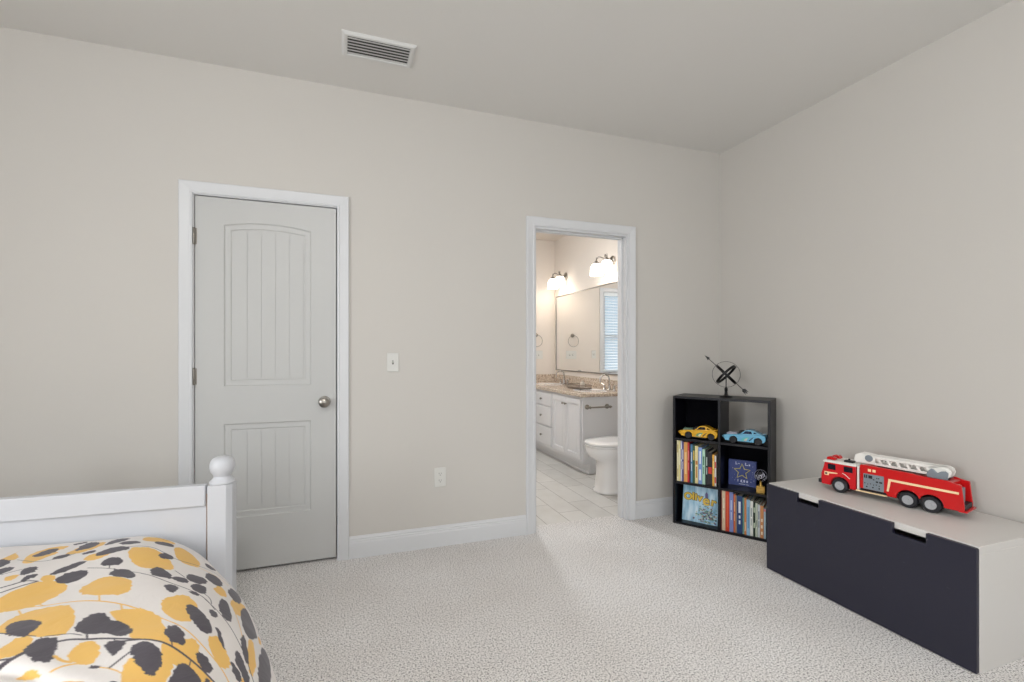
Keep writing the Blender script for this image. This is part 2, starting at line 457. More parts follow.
vt = empty('ceiling_vent', (0.175, 2.50, H), 0, 'white louvred rectangular air vent in the ceiling', 'vent')
VENTM = mat('vent_white', rgb(222, 222, 220), 0.4)
hx, hy = .178, .100; fx, fy = .150, .072
fr = MB(); rings = []
for (ax, ay, z) in ((hx, hy, 0), (hx, hy, -.003), (hx - .012, hy - .012, -.011), (fx + .004, fy + .004, -.011), (fx, fy, -.007), (fx, fy, 0)):
    rings.append([(-ax, -ay, z), (ax, -ay, z), (ax, ay, z), (-ax, ay, z)])
fr.loft(rings, 0, False); fr.build('frame', VENTM, vt, smooth=0)
MB().box(-fx, fx, -fy, fy, -.001, -.0004).build('duct_opening', SLOT, vt, smooth=0)
for k in range(6):
    y = -fy + .012 + k * .024
    l = MB(); l.prism([(y - .010, -.0105), (y - .0085, -.0112), (y + .0098, -.0055), (y + .0085, -.0045)], -fx, fx, 'x')
    l.build('louvre', VENTM, vt, smooth=0)

# ---------------------------------------------------------------- bookcase
A0 = (2.201, 2.759); BANG = math.atan2(-.82794519, .56080903)
BWID, BDEP, BHT, PT = .610, .258, .896, .016
Z1, Z2 = .283, .587       # undersides of the two shelves
bc = empty('bookcase', (A0[0] - .008 * .5608, A0[1] + .008 * .8279, 0), BANG, 'black six-cube bookcase standing diagonally across the room corner', 'bookcase')
for nm, x0, x1 in (('side_panel', 0, PT), ('side_panel', BWID - PT, BWID)):
    MB().box(x0, x1, 0, BDEP, 0, BHT - PT).build(nm, CASEB, bc, bevel=.0008)
MB().box(0, BWID, 0, BDEP, BHT - PT, BHT).build('top_panel', CASEB, bc, bevel=.0008)
MB().box(PT, BWID - PT, 0, BDEP, 0, PT).build('bottom_panel', CASEB, bc, bevel=.0008)
for z in (Z1, Z2):
    MB().box(PT, BWID - PT, 0.001, BDEP, z, z + PT).build('shelf', CASEB, bc, bevel=.0008)
DX0, DX1 = .298, .314
for z0, z1 in ((PT, Z1), (Z1 + PT, Z2), (Z2 + PT, BHT - PT)):
    MB().box(DX0, DX1, 0.001, BDEP, z0, z1).build('divider', CASEB, bc, bevel=.0008)
MB().box(PT, DX0, BDEP - .004, BDEP, Z2 + PT, BHT - PT).build('back_panel', CASEK, bc, smooth=0)
MB().box(DX1, BWID - PT, BDEP - .004, BDEP, Z1 + PT, Z2).build('back_panel', CASEK, bc, smooth=0)
MB().box(PT, DX0, BDEP - .004, BDEP, PT, Z1).build('back_panel', CASEK, bc, smooth=0)

def on_case(s, dep, z):
    return (A0[0] + s * .56080903 + dep * .82794519, A0[1] - s * .82794519 + dep * .56080903, z)

# books
PAPER = mat('book_pages', rgb(226, 218, 200), 0.9)
_bm = {}
def bmat(c):
    if c not in _bm: _bm[c] = mat('book_cover_%d_%d_%d' % c, rgb(*c), 0.4)
    return _bm[c]
def book(s0, s1, zb, h, dep, d, col, acc, label, group):
    o = empty('book', on_case(s0, dep, zb), BANG, label, 'book', group)
    w = s1 - s0; t = min(.0018, w * .16)
    c = MB()
    c.box(0, w, 0, t, 0, h).box(0, t, t, d, 0, h).box(w - t, w, t, d, 0, h)
    ms = [bmat(col)]
    if acc:
        ms.append(bmat(acc[0]))
        for z0, z1, a in acc[1]:
            c.box(w * a, w * (1 - a), -.0004, .0002, h * z0, h * z1, 1)
    c.build('cover', ms, o, smooth=0)
    MB().box(t, w - t, t, d - .004, .003, h - .003).build('pages', PAPER, o, smooth=0)
    return o
TX = [(.55, .80, .3), (.30, .50, .35)]
BL = [  # s0, s1, height, depth setback, colour, accent, label
 (.016,.028,.284,.012,(232,224,186),((190,170,110),[(.7,.9,.2),(.1,.3,.2)]),'cream book, leftmost on the middle left shelf'),
 (.0285,.0400,.283,.012,(226,214,150),((250,245,220),[(.4,.8,.3)]),'pale yellow book, second from the left on the middle left shelf'),
 (.042,.051,.281,.014,(206,206,222),((80,70,140),TX),'thin white and violet book between pale yellow and purple books'),
 (.0515,.062,.279,.014,(70,62,128),((235,235,245),TX),'purple book with white spine lettering, left part of middle left shelf'),
 (.064,.0885,.277,.012,(222,160,88),((240,200,140),[(.2,.75,.25)]),'thick orange tan book on the middle left shelf'),
 (.089,.101,.276,.012,(196,48,58),((235,150,140),TX),'red book beside the thick orange tan book'),
 (.103,.1085,.266,.020,(40,42,58),None,'thin black book right of the red book'),
 (.109,.121,.264,.018,(88,140,180),((225,235,240),TX),'steel blue book in middle of the middle left shelf'),
 (.1225,.137,.262,.018,(58,96,70),((220,190,90),[(.6,.85,.2)]),'dark green book with yellow label on the middle left shelf'),
 (.138,.158,.258,.018,(232,216,160),((190,120,60),[(.15,.45,.3),(.5,.6,.15)]),'cream and brown book right of the dark green book'),
 (.160,.184,.250,.018,(128,160,214),((235,240,250),[(.1,.4,.25),(.55,.9,.3)]),'wide light blue book on the middle left shelf'),
 (.186,.204,.240,.018,(176,214,192),((60,110,90),TX),'mint green book right of the wide light blue book'),
 (.206,.222,.236,.022,(24,30,34),((190,210,200),TX),'black book with pale spine dots beside mint green book'),
 (.224,.249,.226,.018,(38,36,40),((200,60,50),[(.35,.55,.05)]),'wide black book with red label and white top band'),
 (.251,.264,.212,.018,(232,172,66),((250,220,150),TX),'small golden yellow book near right end of middle left shelf'),
 (.2655,.276,.206,.018,(226,222,214),((190,50,50),[(.1,.3,.1),(.6,.8,.1)]),'small white and red book, rightmost on the middle left shelf'),
]
for s0, s1, h, dep, c, acc, lab in BL:
    book(s0, s1, .2993, h, dep, .19 if h > .24 else .15, c, acc, lab, 'books on the middle left shelf')
BR = [
 (.3075,.313,.268,.012,(120,40,42),None,'thin maroon book, leftmost on the bottom right shelf'),
 (.3135,.334,.270,.012,(214,190,160),((240,225,200),TX),'thick beige book on the bottom right shelf'),
 (.335,.3585,.268,.012,(206,66,40),((230,110,70),[(.1,.9,.42)]),'thick orange red book on the bottom right shelf'),
 (.3595,.3825,.262,.012,(130,140,196),((190,200,230),TX),'lavender blue book right of the orange red book'),
 (.384,.3955,.250,.016,(206,108,66),((240,190,140),TX),'rust orange book right of the lavender blue book'),
 (.396,.403,.246,.016,(160,140,120),None,'thin brown grey book between the rust orange and dark blue books'),
 (.4045,.437,.246,.014,(36,66,116),((230,235,245),[(.25,.35,.35),(.4,.48,.35),(.55,.85,.3)]),'wide dark blue book with white lettering on the bottom right shelf'),
 (.4385,.448,.238,.018,(110,160,150),None,'thin teal book right of the wide dark blue book'),
 (.449,.461,.236,.016,(214,138,82),((240,200,160),[(.1,.35,.2)]),'tan orange book beside the thin teal book'),
 (.4625,.481,.230,.014,(150,192,222),((70,130,170),[(.2,.8,.35)]),'sky blue book in middle of the bottom right shelf'),
 (.4825,.500,.226,.014,(230,232,226),((160,170,170),TX),'white book right of the sky blue book'),
 (.5015,.512,.220,.016,(40,60,44),((200,214,190),[(.25,.4,.1),(.7,.85,.1)]),'dark green and white patterned book on the bottom right shelf'),
 (.5135,.526,.216,.016,(198,208,190),((60,80,60),[(.3,.5,.4)]),'pale sage book right of the dark green patterned book'),
 (.5275,.5405,.210,.016,(208,216,220),((90,110,130),TX),'pale grey book near right end of bottom right shelf'),
 (.542,.5605,.206,.014,(218,150,96),((250,230,200),[(.1,.2,.25),(.3,.4,.25),(.5,.6,.25)]),'orange book with white dots near the storage bench'),
 (.562,.574,.192,.014,(176,200,212),((230,120,130),[(.9,.98,.1)]),'pale blue book, rightmost on the bottom right shelf'),
]
for s0, s1, h, dep, c, acc, lab in BR:
    book(s0, s1, .0163, h, dep, .19 if h > .22 else .15, c, acc, lab, 'books on the bottom right shelf')

# lettering helper: text turned into a mesh
def text_mesh(s, size, extrude, offset=0.0):
    cu = bpy.data.curves.new('lettering', 'FONT'); cu.body = s; cu.size = size; cu.extrude = extrude; cu.offset = offset
    cu.align_x = 'CENTER'; cu.resolution_u = 3
    ob = bpy.data.objects.new('lettering', cu); COL.objects.link(ob)
    dg = bpy.context.evaluated_depsgraph_get()
    me = bpy.data.meshes.new_from_object(ob.evaluated_get(dg))
    bpy.data.objects.remove(ob)
    return me

# picture with the name Oliver, leaning in the bottom left cube
def oliver_material():
    m = bpy.data.materials.new('blue_print'); m.use_nodes = True; nt = m.node_tree; b = nt.nodes['Principled BSDF']; b.inputs['Roughness'].default_value = .35
    tc = nt.nodes.new('ShaderNodeTexCoord'); mp = nt.nodes.new('ShaderNodeMapping'); mp.inputs['Scale'].default_value = (34, 1, 7)
    n = nt.nodes.new('ShaderNodeTexNoise'); n.inputs['Scale'].default_value = 1.0; n.inputs['Detail'].default_value = 4
    nt.links.new(tc.outputs['Object'], mp.inputs[0]); nt.links.new(mp.outputs[0], n.inputs['Vector'])
    cr = nt.nodes.new('ShaderNodeValToRGB'); e = cr.color_ramp.elements
    e[0].position = .34; e[0].color = rgb(120, 172, 200); e[1].position = .66; e[1].color = rgb(212, 234, 248)
    a = e.new(.5); a.color = rgb(166, 206, 228)
    nt.links.new(n.outputs['Fac'], cr.inputs[0]); nt.links.new(cr.outputs[0], b.inputs['Base Color'])
    return m
pic = empty('picture_board', on_case(.036, .062, .0165), BANG, 'light blue picture board reading Oliver in gold letters in the bottom left cube', 'picture')
PW, PH, TILT = .237, .252, .16
pb = MB().box(0, PW, 0, .012, 0, PH)
rot = Matrix.Rotation(-TILT, 4, 'X')
def tilt(b):
    b.v = [tuple(rot @ Vector(p)) for p in b.v]; return b
tilt(pb).build('board', oliver_material(), pic, bevel=.001)
FOL = [mat('print_dark_green', rgb(62, 92, 92), .5), mat('print_mid_green', rgb(110, 152, 140), .5), mat('print_violet', rgb(92, 84, 132), .5), mat('print_pale', rgb(196, 206, 196), .5), mat('print_brown', rgb(136, 116, 112), .5)]
rnd = random.Random(4)
def blob(cx, cz, rx, rz, n=9):
    return [(cx + rx * math.cos(2 * math.pi * k / n) * rnd.uniform(.7, 1.1), cz + rz * math.sin(2 * math.pi * k / n) * rnd.uniform(.7, 1.1)) for k in range(n)]
art = MB()
art.prism(blob(.160, .190, .012, .026, 12), -.0005, .001, 'y', 2)
for k in range(150):
    cx, cz = rnd.gauss(.165, .034), rnd.gauss(.062, .030)
    cx = min(.226, max(.08, cx)); cz = min(.14, max(.012, cz))
    art.prism(blob(cx, cz, rnd.uniform(.004, .010), rnd.uniform(.003, .008), 7), -.0004 - k * .00001, .001, 'y', rnd.choice([0, 1, 2, 3, 4, 1, 3]))
tilt(art).build('printed_foliage', FOL, pic, smooth=0)
GOLDL = mat('gold_letters', rgb(226, 190, 60), .35); DARKL = mat('letter_outline', rgb(98, 80, 36), .5)
def letters(name, off, yoff, m):
    vs, fs = [], []
    for ch, cx, cz, sz, rz in (('O', .038, .146, .066, .05), ('l', .072, .150, .068, 0), ('i', .090, .150, .066, 0), ('v', .116, .148, .068, -.05), ('e', .157, .128, .092, -.12), ('r', .204, .130, .074, -.15)):
        me = text_mesh(ch, sz, .0015, off)
        o0 = len(vs); c_, s_ = math.cos(rz), math.sin(rz)
        for v in me.vertices:
            x, z = v.co.x * 1.08, v.co.y
            vs.append(tuple(rot @ Vector((cx + x * c_ - z * s_, yoff - v.co.z, cz + x * s_ + z * c_))))
        for p in me.polygons: fs.append([i + o0 for i in p.vertices])
        bpy.data.meshes.remove(me)
    b = MB(); b.add(vs, fs); return b.build(name, m, pic, smooth=0)
letters('letter_outline', .0050, -.0010, DARKL)
lt = letters('lettering', .0022, -.0032, GOLDL); lt['label'] = 'gold letters reading Oliver'

# navy board book with a yellow star
sb = empty('book', on_case(.327, .140, .2993), BANG, 'navy blue board book with yellow star outline standing face-out on shelf', 'book')
NAVY = mat('navy_cover', rgb(44, 62, 128), .35, vary=.12, vscale=30)
b = MB().box(0, .170, 0, .003, 0, .168).box(0, .170, .027, .030, 0, .168).box(0, .003, .003, .027, 0, .168)
rs = Matrix.Rotation(-.05, 4, 'X')
b.v = [tuple(rs @ Vector(p)) for p in b.v]; b.build('cover', NAVY, sb, smooth=0)
b = MB().box(.003, .166, .003, .027, .003, .165); b.v = [tuple(rs @ Vector(p)) for p in b.v]; b.build('pages', mat('grey_pages', rgb(150, 150, 160), .8), sb, smooth=0)
STARY = mat('star_yellow', rgb(232, 220, 130), .4)
star = [(.085 + r * math.sin(a), .094 + r * math.cos(a)) for k in range(10) for r, a in [((.052 if k % 2 == 0 else .024), math.pi * k / 5)]]
b = MB(); b.tube([(x, -.001, z) for x, z in star], .0034, 6, closed=True)
b.v = [tuple(rs @ Vector(p)) for p in b.v]; b.build('star_outline', STARY, sb)
DOTS = mat('white_print', rgb(206, 212, 236), .5)
b = MB(); rnd = random.Random(8)
for k in range(30):
    x, z = rnd.uniform(.012, .158), rnd.uniform(.012, .158)
    if abs(x - .088) < .05 and abs(z - .10) < .05: continue
    r = rnd.uniform(.0010, .0028); b.prism([(x + r * math.cos(a), z + r * math.sin(a)) for a in (0, 1.05, 2.1, 3.14, 4.2, 5.24)], -.0008, .0005, 'y')
b.v = [tuple(rs @ Vector(p)) for p in b.v]; b.build('printed_dots', DOTS, sb, smooth=0)
b = MB()
for x0, z0, w_, h_ in ((.044,.138,.004,.020),(.044,.140,.012,.004),(.060,.144,.010,.004),(.104,.138,.004,.018),(.108,.138,.014,.004),(.126,.138,.008,.010),
                       (.058,.026,.004,.016),(.076,.024,.009,.014),(.094,.024,.010,.016),(.112,.024,.010,.014),(.066,.010,.040,.003),(.110,.009,.018,.003)):
    b.box(x0, x0 + w_, -.0012, .0005, z0, z0 + h_)
b.v = [tuple(rs @ Vector(p)) for p in b.v]; b.build('lettering', DOTS, sb, smooth=0)

# gold ornament with a round wire top
GOLD = mat('gold_paint', rgb(206, 166, 86), .3, .7)
orn = empty('globe_ornament', on_case(.541, .042, .2993), BANG, 'small ornament with gold block base and dark round scribbled globe', 'ornament')
MB().box(-.024, .024, -.016, .016, 0, .042).box(-.018, .018, -.0175, -.0155, .010, .030).build('base', GOLD, orn, bevel=.002)
MB().lathe([(0, .042), (.012, .042), (.008, .050), (.007, .070), (.011, .076), (0, .076)], (0, 0, 0), 'z', 16).build('neck', GOLD, orn)
MB().ellipsoid((0, 0, .110), .035, .035, .036).build('globe', mat('dark_glass_globe', rgb(26, 26, 34), .15), orn)
b = MB(); rnd = random.Random(3)
for k in range(3):
    a0 = k * 1.05
    b.tube([tuple(Vector((.0362 * math.cos(t) * math.cos(a0), .0362 * math.cos(t) * math.sin(a0), .110 + .0372 * math.sin(t)))) for t in np.linspace(0, 2 * math.pi, 24, endpoint=False)], .0008, 5, closed=True)
for k in range(8):
    ph, th0 = rnd.uniform(-2.6, -.5), rnd.uniform(-.4, .55); pts = []
    for j in range(8):
        ph += rnd.uniform(-.35, .35); th0 += rnd.uniform(-.3, .3); th0 = max(-.8, min(.8, th0))
        pts.append((.0365 * math.cos(th0) * math.cos(ph), .0365 * math.cos(th0) * math.sin(ph), .110 + .0375 * math.sin(th0)))
    b.tube(pts, .0024, 5)
b.build('wire_scribble', mat('silver_wire', rgb(186, 186, 200), .3, .6), orn)

# toy cars: x from the nose to the tail, y across, z up
def toy_car(name, loc, label, body, glassc, accents, L=.262):
    o = empty(name, loc, BANG, label, 'toy car')
    BODY = mat(name + '_paint', rgb(*body), .2, coat=.6); GL = mat(name + '_glass', rgb(*glassc), .1)
    TY = mat(name + '_tyre', rgb(22, 22, 26), .6); HUB = mat(name + '_hub', rgb(120, 118, 130), .3, .8)
    k = L / .262
    W = .052 * k
    wc = [(.070 * k, .0225 * k), (.220 * k, .0225 * k)]; wr = .0220 * k; ar = .0265 * k
    def arch(cx, cz, z0):
        pts = []
        a0 = math.asin((z0 - cz) / ar)
        for i in range(9):
            a = (math.pi - a0) + (a0 - (math.pi - a0)) * i / 8
            pts.append((cx + ar * math.cos(a), cz + ar * math.sin(a)))
        return pts
    z0 = .0155 * k
    low = [(.012*k, z0 + .014*k), (.022*k, z0)] + arch(*wc[0], z0) + arch(*wc[1], z0) + [(.252*k, z0 + .004*k), (.260*k, .030*k), (.262*k, .050*k), (.256*k, .062*k), (.236*k, .066*k), (.150*k, .060*k), (.090*k, .060*k), (.040*k, .056*k), (.010*k, .050*k), (.000, .042*k), (.002*k, .036*k), (.010*k, .033*k)]
    b = MB()
    # body side: wide at the middle, rounded inward at the top and bottom
    def ring(y, s):
        c = (.131 * k, .040 * k)
        return [(c[0] + (x - c[0]) * s, y, c[1] + (z - c[1]) * s) for x, z in low]
    b.loft([ring(-W, .975), ring(-W * .93, 1.0), ring(W * .93, 1.0), ring(W, .975)])
    b.build('body', BODY, o, smooth=30)
    # cabin
    cab = [(.104*k, .058*k), (.140*k, .088*k), (.160*k, .092*k), (.186*k, .090*k), (.236*k, .066*k)]
    b = MB(); rings = []
    for y, s in ((-W * .90, 0), (-W * .66, 1), (W * .66, 1), (W * .90, 0)):
        rings.append([(x, y, (.058*k + (z - .058*k) * s) if s else .058*k + (z - .058*k) * .02) for x, z in cab] + [(.236*k, y, .055*k), (.104*k, y, .055*k)])
    b.loft(rings); b.build('cabin', BODY, o, smooth=30)
    g = MB()
    def slant(z, side):   # y of the cabin's side at height z
        t = max(0, min(1, (z - .058*k) / (.034*k))); return side * (W * .90 + (W * .66 - W * .90) * t)
    for side in (-1, 1):
        P = [(.126*k, .066*k), (.144*k, .084*k), (.176*k, .084*k), (.182*k, .068*k)]
        g.add([(x, slant(z, side) + side * .0012, z) for x, z in P] + [(x, slant(z, side) - side * .002, z) for x, z in P], [(0,1,2,3),(7,6,5,4),(0,4,5,1),(1,5,6,2),(2,6,7,3),(3,7,4,0)])
        P = [(.190*k, .070*k), (.192*k, .080*k), (.212*k, .072*k)]
        g.add([(x, slant(z, side) + side * .0012, z) for x, z in P] + [(x, slant(z, side) - side * .002, z) for x, z in P], [(0,1,2),(5,4,3),(0,3,4,1),(1,4,5,2),(2,5,3,0)])
    g.add([(.108*k, -W*.74, .0615*k), (.108*k, W*.74, .0615*k), (.139*k, W*.60, .0885*k), (.139*k, -W*.60, .0885*k)], [(0,1,2,3)])
    g.build('windows', GL, o, smooth=0)
    # hood scoop and engine
    e = MB().box(.026*k, .092*k, -.024*k, .024*k, .050*k, .0615*k)
    for i in range(4): e.lathe([(0, 0), (.0045*k, 0), (.0040*k, .006*k), (0, .006*k)], (.036*k + i * .015*k, -.014*k, .0615*k), 'z', 10).lathe([(0, 0), (.0045*k, 0), (.0040*k, .006*k), (0, .006*k)], (.036*k + i * .015*k, .014*k, .0615*k), 'z', 10)
    e.box(.034*k, .086*k, -.007*k, .007*k, .0615*k, .067*k)
    e.build('engine', mat(name + '_engine', rgb(*accents[0]), .35, .2), o, bevel=.001)
    MB().prism([(.088*k, .060*k), (.104*k, .080*k), (.128*k, .083*k), (.126*k, .076*k), (.106*k, .062*k)], -.018*k, .018*k, 'y').build('hood_scoop', TY, o, bevel=.001)
    # spoiler
    MB().prism([(.236*k, .066*k), (.262*k, .074*k), (.264*k, .077*k), (.232*k, .069*k)], -W * .85, W * .85, 'y').build('spoiler', BODY, o)
    # wheels
    for cx, cz in wc:
        for side in (-1, 1):
            w = MB(); y0, y1 = sorted((side * (W + .003), side * (W - .016)))
            w.lathe([(wr * .62, y0), (wr * .92, y0), (wr, y0 + .003), (wr, y1 - .003), (wr * .92, y1), (wr * .62, y1)], (cx, 0, cz), 'y', 22)
            wo = w.build('wheel', TY, o)
            hb = MB(); yo = side * (W + .001)
            hb.lathe([(0, yo), (wr * .16, yo + side * .002), (wr * .2, yo)], (cx, 0, cz), 'y', 12)
            for i in range(5):
                a = 2 * math.pi * i / 5 + .3
                hb.tube([(cx, yo, cz), (cx + wr * .6 * math.cos(a), yo, cz + wr * .6 * math.sin(a))], wr * .09, 6)
            hb.tube([(cx + wr * .62 * math.cos(a), yo, cz + wr * .62 * math.sin(a)) for a in np.linspace(0, 2 * math.pi, 20, endpoint=False)], wr * .06, 6, closed=True)
            hb.build('hub', HUB, wo)
    # lower sill, bumper and lights
    MB().box(.096*k, .186*k, -W * .96, W * .96, .010*k, .016*k).build('side_skirt', TY, o, bevel=.001)
    LM = mat(name + '_lamp', rgb(*accents[1]), .2)
    for side in (-1, 1): MB().prism([(.004*k, .040*k), (.014*k, .046*k), (.018*k, .041*k), (.008*k, .037*k)], side * W * .6, side * (W * 1.0 + .0006), 'y').build('headlight', LM, o, smooth=0)
    # painted flash on the door
    for nm, c, P in (('side_stripe', accents[2], [(.118,.020),(.128,.038),(.150,.048),(.168,.046),(.158,.030),(.150,.019)]), ('side_graphic', accents[3], [(.134,.022),(.142,.036),(.158,.040),(.152,.026),(.148,.020)]), ('side_slash', accents[4], [(.162,.024),(.184,.046),(.196,.052),(.188,.043),(.170,.022)])):
        SM = mat(name + '_' + nm, rgb(*c), .3)
        for side in (-1, 1): MB().prism([(x * k, z * k) for x, z in P], side * W * .96, side * (W + (.0006 if nm == 'side_stripe' else .001)), 'y').build(nm, SM, o, smooth=0)
    return o
ZC = Z2 + PT
toy_car('toy_car', on_case(.022, .072, ZC + .0005), 'yellow toy muscle car with green engine on the upper left shelf', (232, 176, 44), (30, 26, 16), [(120, 150, 128), (90, 70, 30), (110, 150, 100), (216, 206, 170), (70, 62, 40)])
toy_car('toy_car', on_case(.310, .072, ZC + .0005), 'light blue toy muscle car with chrome engine on the upper right shelf', (112, 182, 216), (18, 40, 70), [(186, 186, 200), (60, 96, 110), (90, 190, 190), (196, 190, 184), (30, 62, 90)])

# armillary sundial on top of the bookcase
sd = empty('armillary_sundial', on_case(.314, .130, BHT), BANG, 'black iron armillary sundial with arrow on top of the bookcase', 'sundial')
MB().lathe([(0, 0), (.042, 0), (.044, .004), (.038, .008), (.016, .011), (.011, .018), (.009, .040), (.0105, .044), (.0105, .060), (.006, .064), (.005, .070), (0, .070)], (0, 0, 0), 'z', 28).build('base', BLACKM, sd)
MB().lathe([(0, .068), (.0032, .068), (.0032, .152), (0, .152)], (0, 0, 0), 'z', 10).build('stem', BLACKM, sd)
CZ = .155
MB().tube([(.090 * math.cos(a), 0, CZ + .088 * math.sin(a)) for a in np.linspace(0, 2 * math.pi, 56, endpoint=False)], .0013, 6, closed=True).build('hoop', BLACKM, sd)
d1 = Vector((.272, 0, -.254)).normalized(); d2 = Vector((.70, 0, .714)).normalized()
def band(nrm, r, wdt, th, tiltv):
    n = (nrm + tiltv).normalized(); q = Vector((0, 0, 1)).rotation_difference(n).to_matrix()
    return MB().lathe([(r, -wdt), (r + th, -wdt), (r + th, wdt), (r, wdt), (r, -wdt)], (0, 0, CZ), 'z', 56, cap=False, mat3=q)
band(d2, .082, .0080, .005, Vector((0, .155, 0))).build('meridian_band', BLACKM, sd)
band(d1, .077, .0080, .006, Vector((0, -.03, 0))).build('equatorial_band', BLACKM, sd)
ar = MB(); ctr = Vector((0, 0, CZ))
ar.tube([tuple(ctr - d1 * .180), tuple(ctr + d1 * .182)], .0022, 8)
perp = d2
ar.v += []; tip = ctr - d1 * .190; bs = ctr - d1 * .150
for w0 in (perp, Vector((0, 1, 0))):
    pts = [tip, bs + w0 * .012, bs + d1 * -.008, bs - w0 * .012]
    other = Vector((0, 1, 0)) if w0 is perp else perp
    ar.add([tuple(p + other * .0015) for p in pts] + [tuple(p - other * .0015) for p in pts], [(0,1,2,3),(7,6,5,4),(0,4,5,1),(1,5,6,2),(2,6,7,3),(3,7,4,0)])
t0 = ctr + d1 * .140; t1 = ctr + d1 * .182
for w0 in (perp, Vector((0, 1, 0))):
    other = Vector((0, 1, 0)) if w0 is perp else perp
    for sg in (-1, 1):
        pts = [t0, t0 + d1 * .012 + w0 * sg * .013, t1 + w0 * sg * .013, t1 - d1 * .022]
        if t1.z + (w0 * sg * .013).z < .004: pts[2] = t1 + w0 * sg * .010
        ar.add([tuple(p + other * .0014) for p in pts] + [tuple(p - other * .0014) for p in pts], [(0,1,2,3),(7,6,5,4),(0,4,5,1),(1,5,6,2),(2,6,7,3),(3,7,4,0)])
ar.build('arrow', BLACKM, sd, smooth=0)
MB().lathe([(0, -.008), (.006, -.007), (.009, 0), (.006, .007), (0, .008)], (0, 0, CZ), 'z', 14).build('centre_hub', NICKEL, sd)
# ---------------------------------------------------------------- storage bench
BENCHW = mat('bench_white', rgb(218, 215, 211), .45)
BENCHN = mat('bench_navy', rgb(34, 34, 50), .4)
def add_scuffs(m):
    nt = m.node_tree; b = nt.nodes['Principled BSDF']
    tc = nt.nodes.new('ShaderNodeTexCoord'); mp = nt.nodes.new('ShaderNodeMapping'); mp.inputs['Scale'].default_value = (1, 9, 34); mp.inputs['Rotation'].default_value = (.35, 0, 0)
    n = nt.nodes.new('ShaderNodeTexNoise'); n.inputs['Scale'].default_value = 1.4; n.inputs['Detail'].default_value = 6; n.inputs['Roughness'].default_value = .7
    nt.links.new(tc.outputs['Object'], mp.inputs[0]); nt.links.new(mp.outputs[0], n.inputs['Vector'])
    cr = nt.nodes.new('ShaderNodeValToRGB'); e = cr.color_ramp.elements
    e[0].position = .665; e[0].color = rgb(34, 34, 50); e[1].position = .72; e[1].color = rgb(84, 84, 98)
    nt.links.new(n.outputs['Fac'], cr.inputs[0]); nt.links.new(cr.outputs[0], b.inputs['Base Color'])
add_scuffs(BENCHN)
bx, by0, by1, bz = 2.224, 1.078, 2.007, .475
bench = empty('storage_bench', (bx, by0, 0), 0, 'white storage bench with dark navy front panel against the right wall', 'bench')
LN, DP = by1 - by0, .51
MB().box(.019, DP, 0, LN, bz - .030, bz).build('top_board', BENCHW, bench, bevel=.0015)
MB().box(.019, DP, 0, .018, 0, bz - .030).build('side_panel', BENCHW, bench, bevel=.0015)
MB().box(.019, DP, LN - .018, LN, 0, bz - .030).build('side_panel', BENCHW, bench, bevel=.0015)
MB().box(DP - .006, DP, .018, LN - .018, 0, bz - .030).build('back_panel', BENCHW, bench, smooth=0)
MB().box(.090, DP - .006, .018, LN - .018, .03, .045).build('bottom_panel', BENCHW, bench, smooth=0)
zt, zn, r = .4705, .427, .006
pts = [(0.001, .004), (LN - .001, .004), (LN - .001, zt)]
for n0, n1 in ((1.822, 1.702), (1.367, 1.242)):
    a, c = n0 - by0, n1 - by0
    pts += [(a, zt), (a, zn + r), (a - r * .3, zn + r * .3), (a - r, zn), (c + r, zn), (c + r * .3, zn + r * .3), (c, zn + r), (c, zt)]
pts += [(0.001 + .006, zt), (0.0028, zt - .0018), (0.001, zt - .006)]
f = MB(); f.prism([(y, z) for y, z in pts], 0, .018, 'x', c=(0, 0))
f.build('front_panel', BENCHN, bench, bevel=.0012)['label'] = 'dark navy front panel with two grip notches'

# ---------------------------------------------------------------- toy fire engine (x nose to tail, y away from the room, z up)
RED = mat('truck_red', rgb(206, 4, 8), .3, coat=.15); REDC = mat('cab_red', rgb(210, 8, 24), .3, coat=.15)
TW = mat('truck_white', rgb(242, 240, 234), .4); TG = mat('truck_grey', rgb(132, 142, 150), .4); TC = mat('truck_cream', rgb(255, 228, 180), .4)
TD = mat('truck_black', rgb(24, 26, 32), .5); TWI = mat('truck_window', rgb(16, 16, 34), .12); HUBM = mat('hub_grey', rgb(170, 172, 176), .4)
tr = empty('toy_fire_engine', (2.428, 1.740, .475), math.atan2(-.97233797, .2335784), 'red toy fire engine with white ladder on top of the storage bench', 'toy truck')
WD = .128
def arcpts(cx, cz, r, a0, a1, n=10):
    return [(cx + r * math.cos(a0 + (a1 - a0) * i / n), cz + r * math.sin(a0 + (a1 - a0) * i / n)) for i in range(n + 1)]
zl = .030
A_ = math.asin((zl - .037) / .044)
cab = [(-.086, zl), (-.050, zl)][:1] + arcpts(0, .037, .044, math.pi - A_, A_) + [(.071, zl), (.071, .147), (-.072, .147), (-.078, .120), (-.088, .088), (-.089, .060)]
MB().prism(cab, 0, WD, 'y', c=(0, 0)).build('cab', REDC, tr, bevel=.003)
MB().prism([(-.078, .1475), (.074, .1475), (.074, .156), (.068, .160), (-.070, .160), (-.080, .155)], -.003, WD + .003, 'y').build('cab_roof', TW, tr, bevel=.003)
for y0, y1 in ((-.0012, .002), (WD - .002, WD + .0012)):
    for x0, x1 in ((-.056, -.020), (.018, .058)): MB().box(x0, x1, y0, y1, .113, .141).build('side_window', TWI, tr, bevel=.0008)
g = MB(); g.add([(-.0882, .010, .094), (-.0882, WD - .010, .094), (-.0745, WD - .012, .142), (-.0745, .012, .142), (-.080, .010, .092), (-.080, WD - .010, .092), (-.068, WD - .012, .142), (-.068, .012, .142)], [(0,1,2,3),(7,6,5,4),(0,4,5,1),(1,5,6,2),(2,6,7,3),(3,7,4,0)])
g.build('windscreen', TWI, tr, smooth=0)
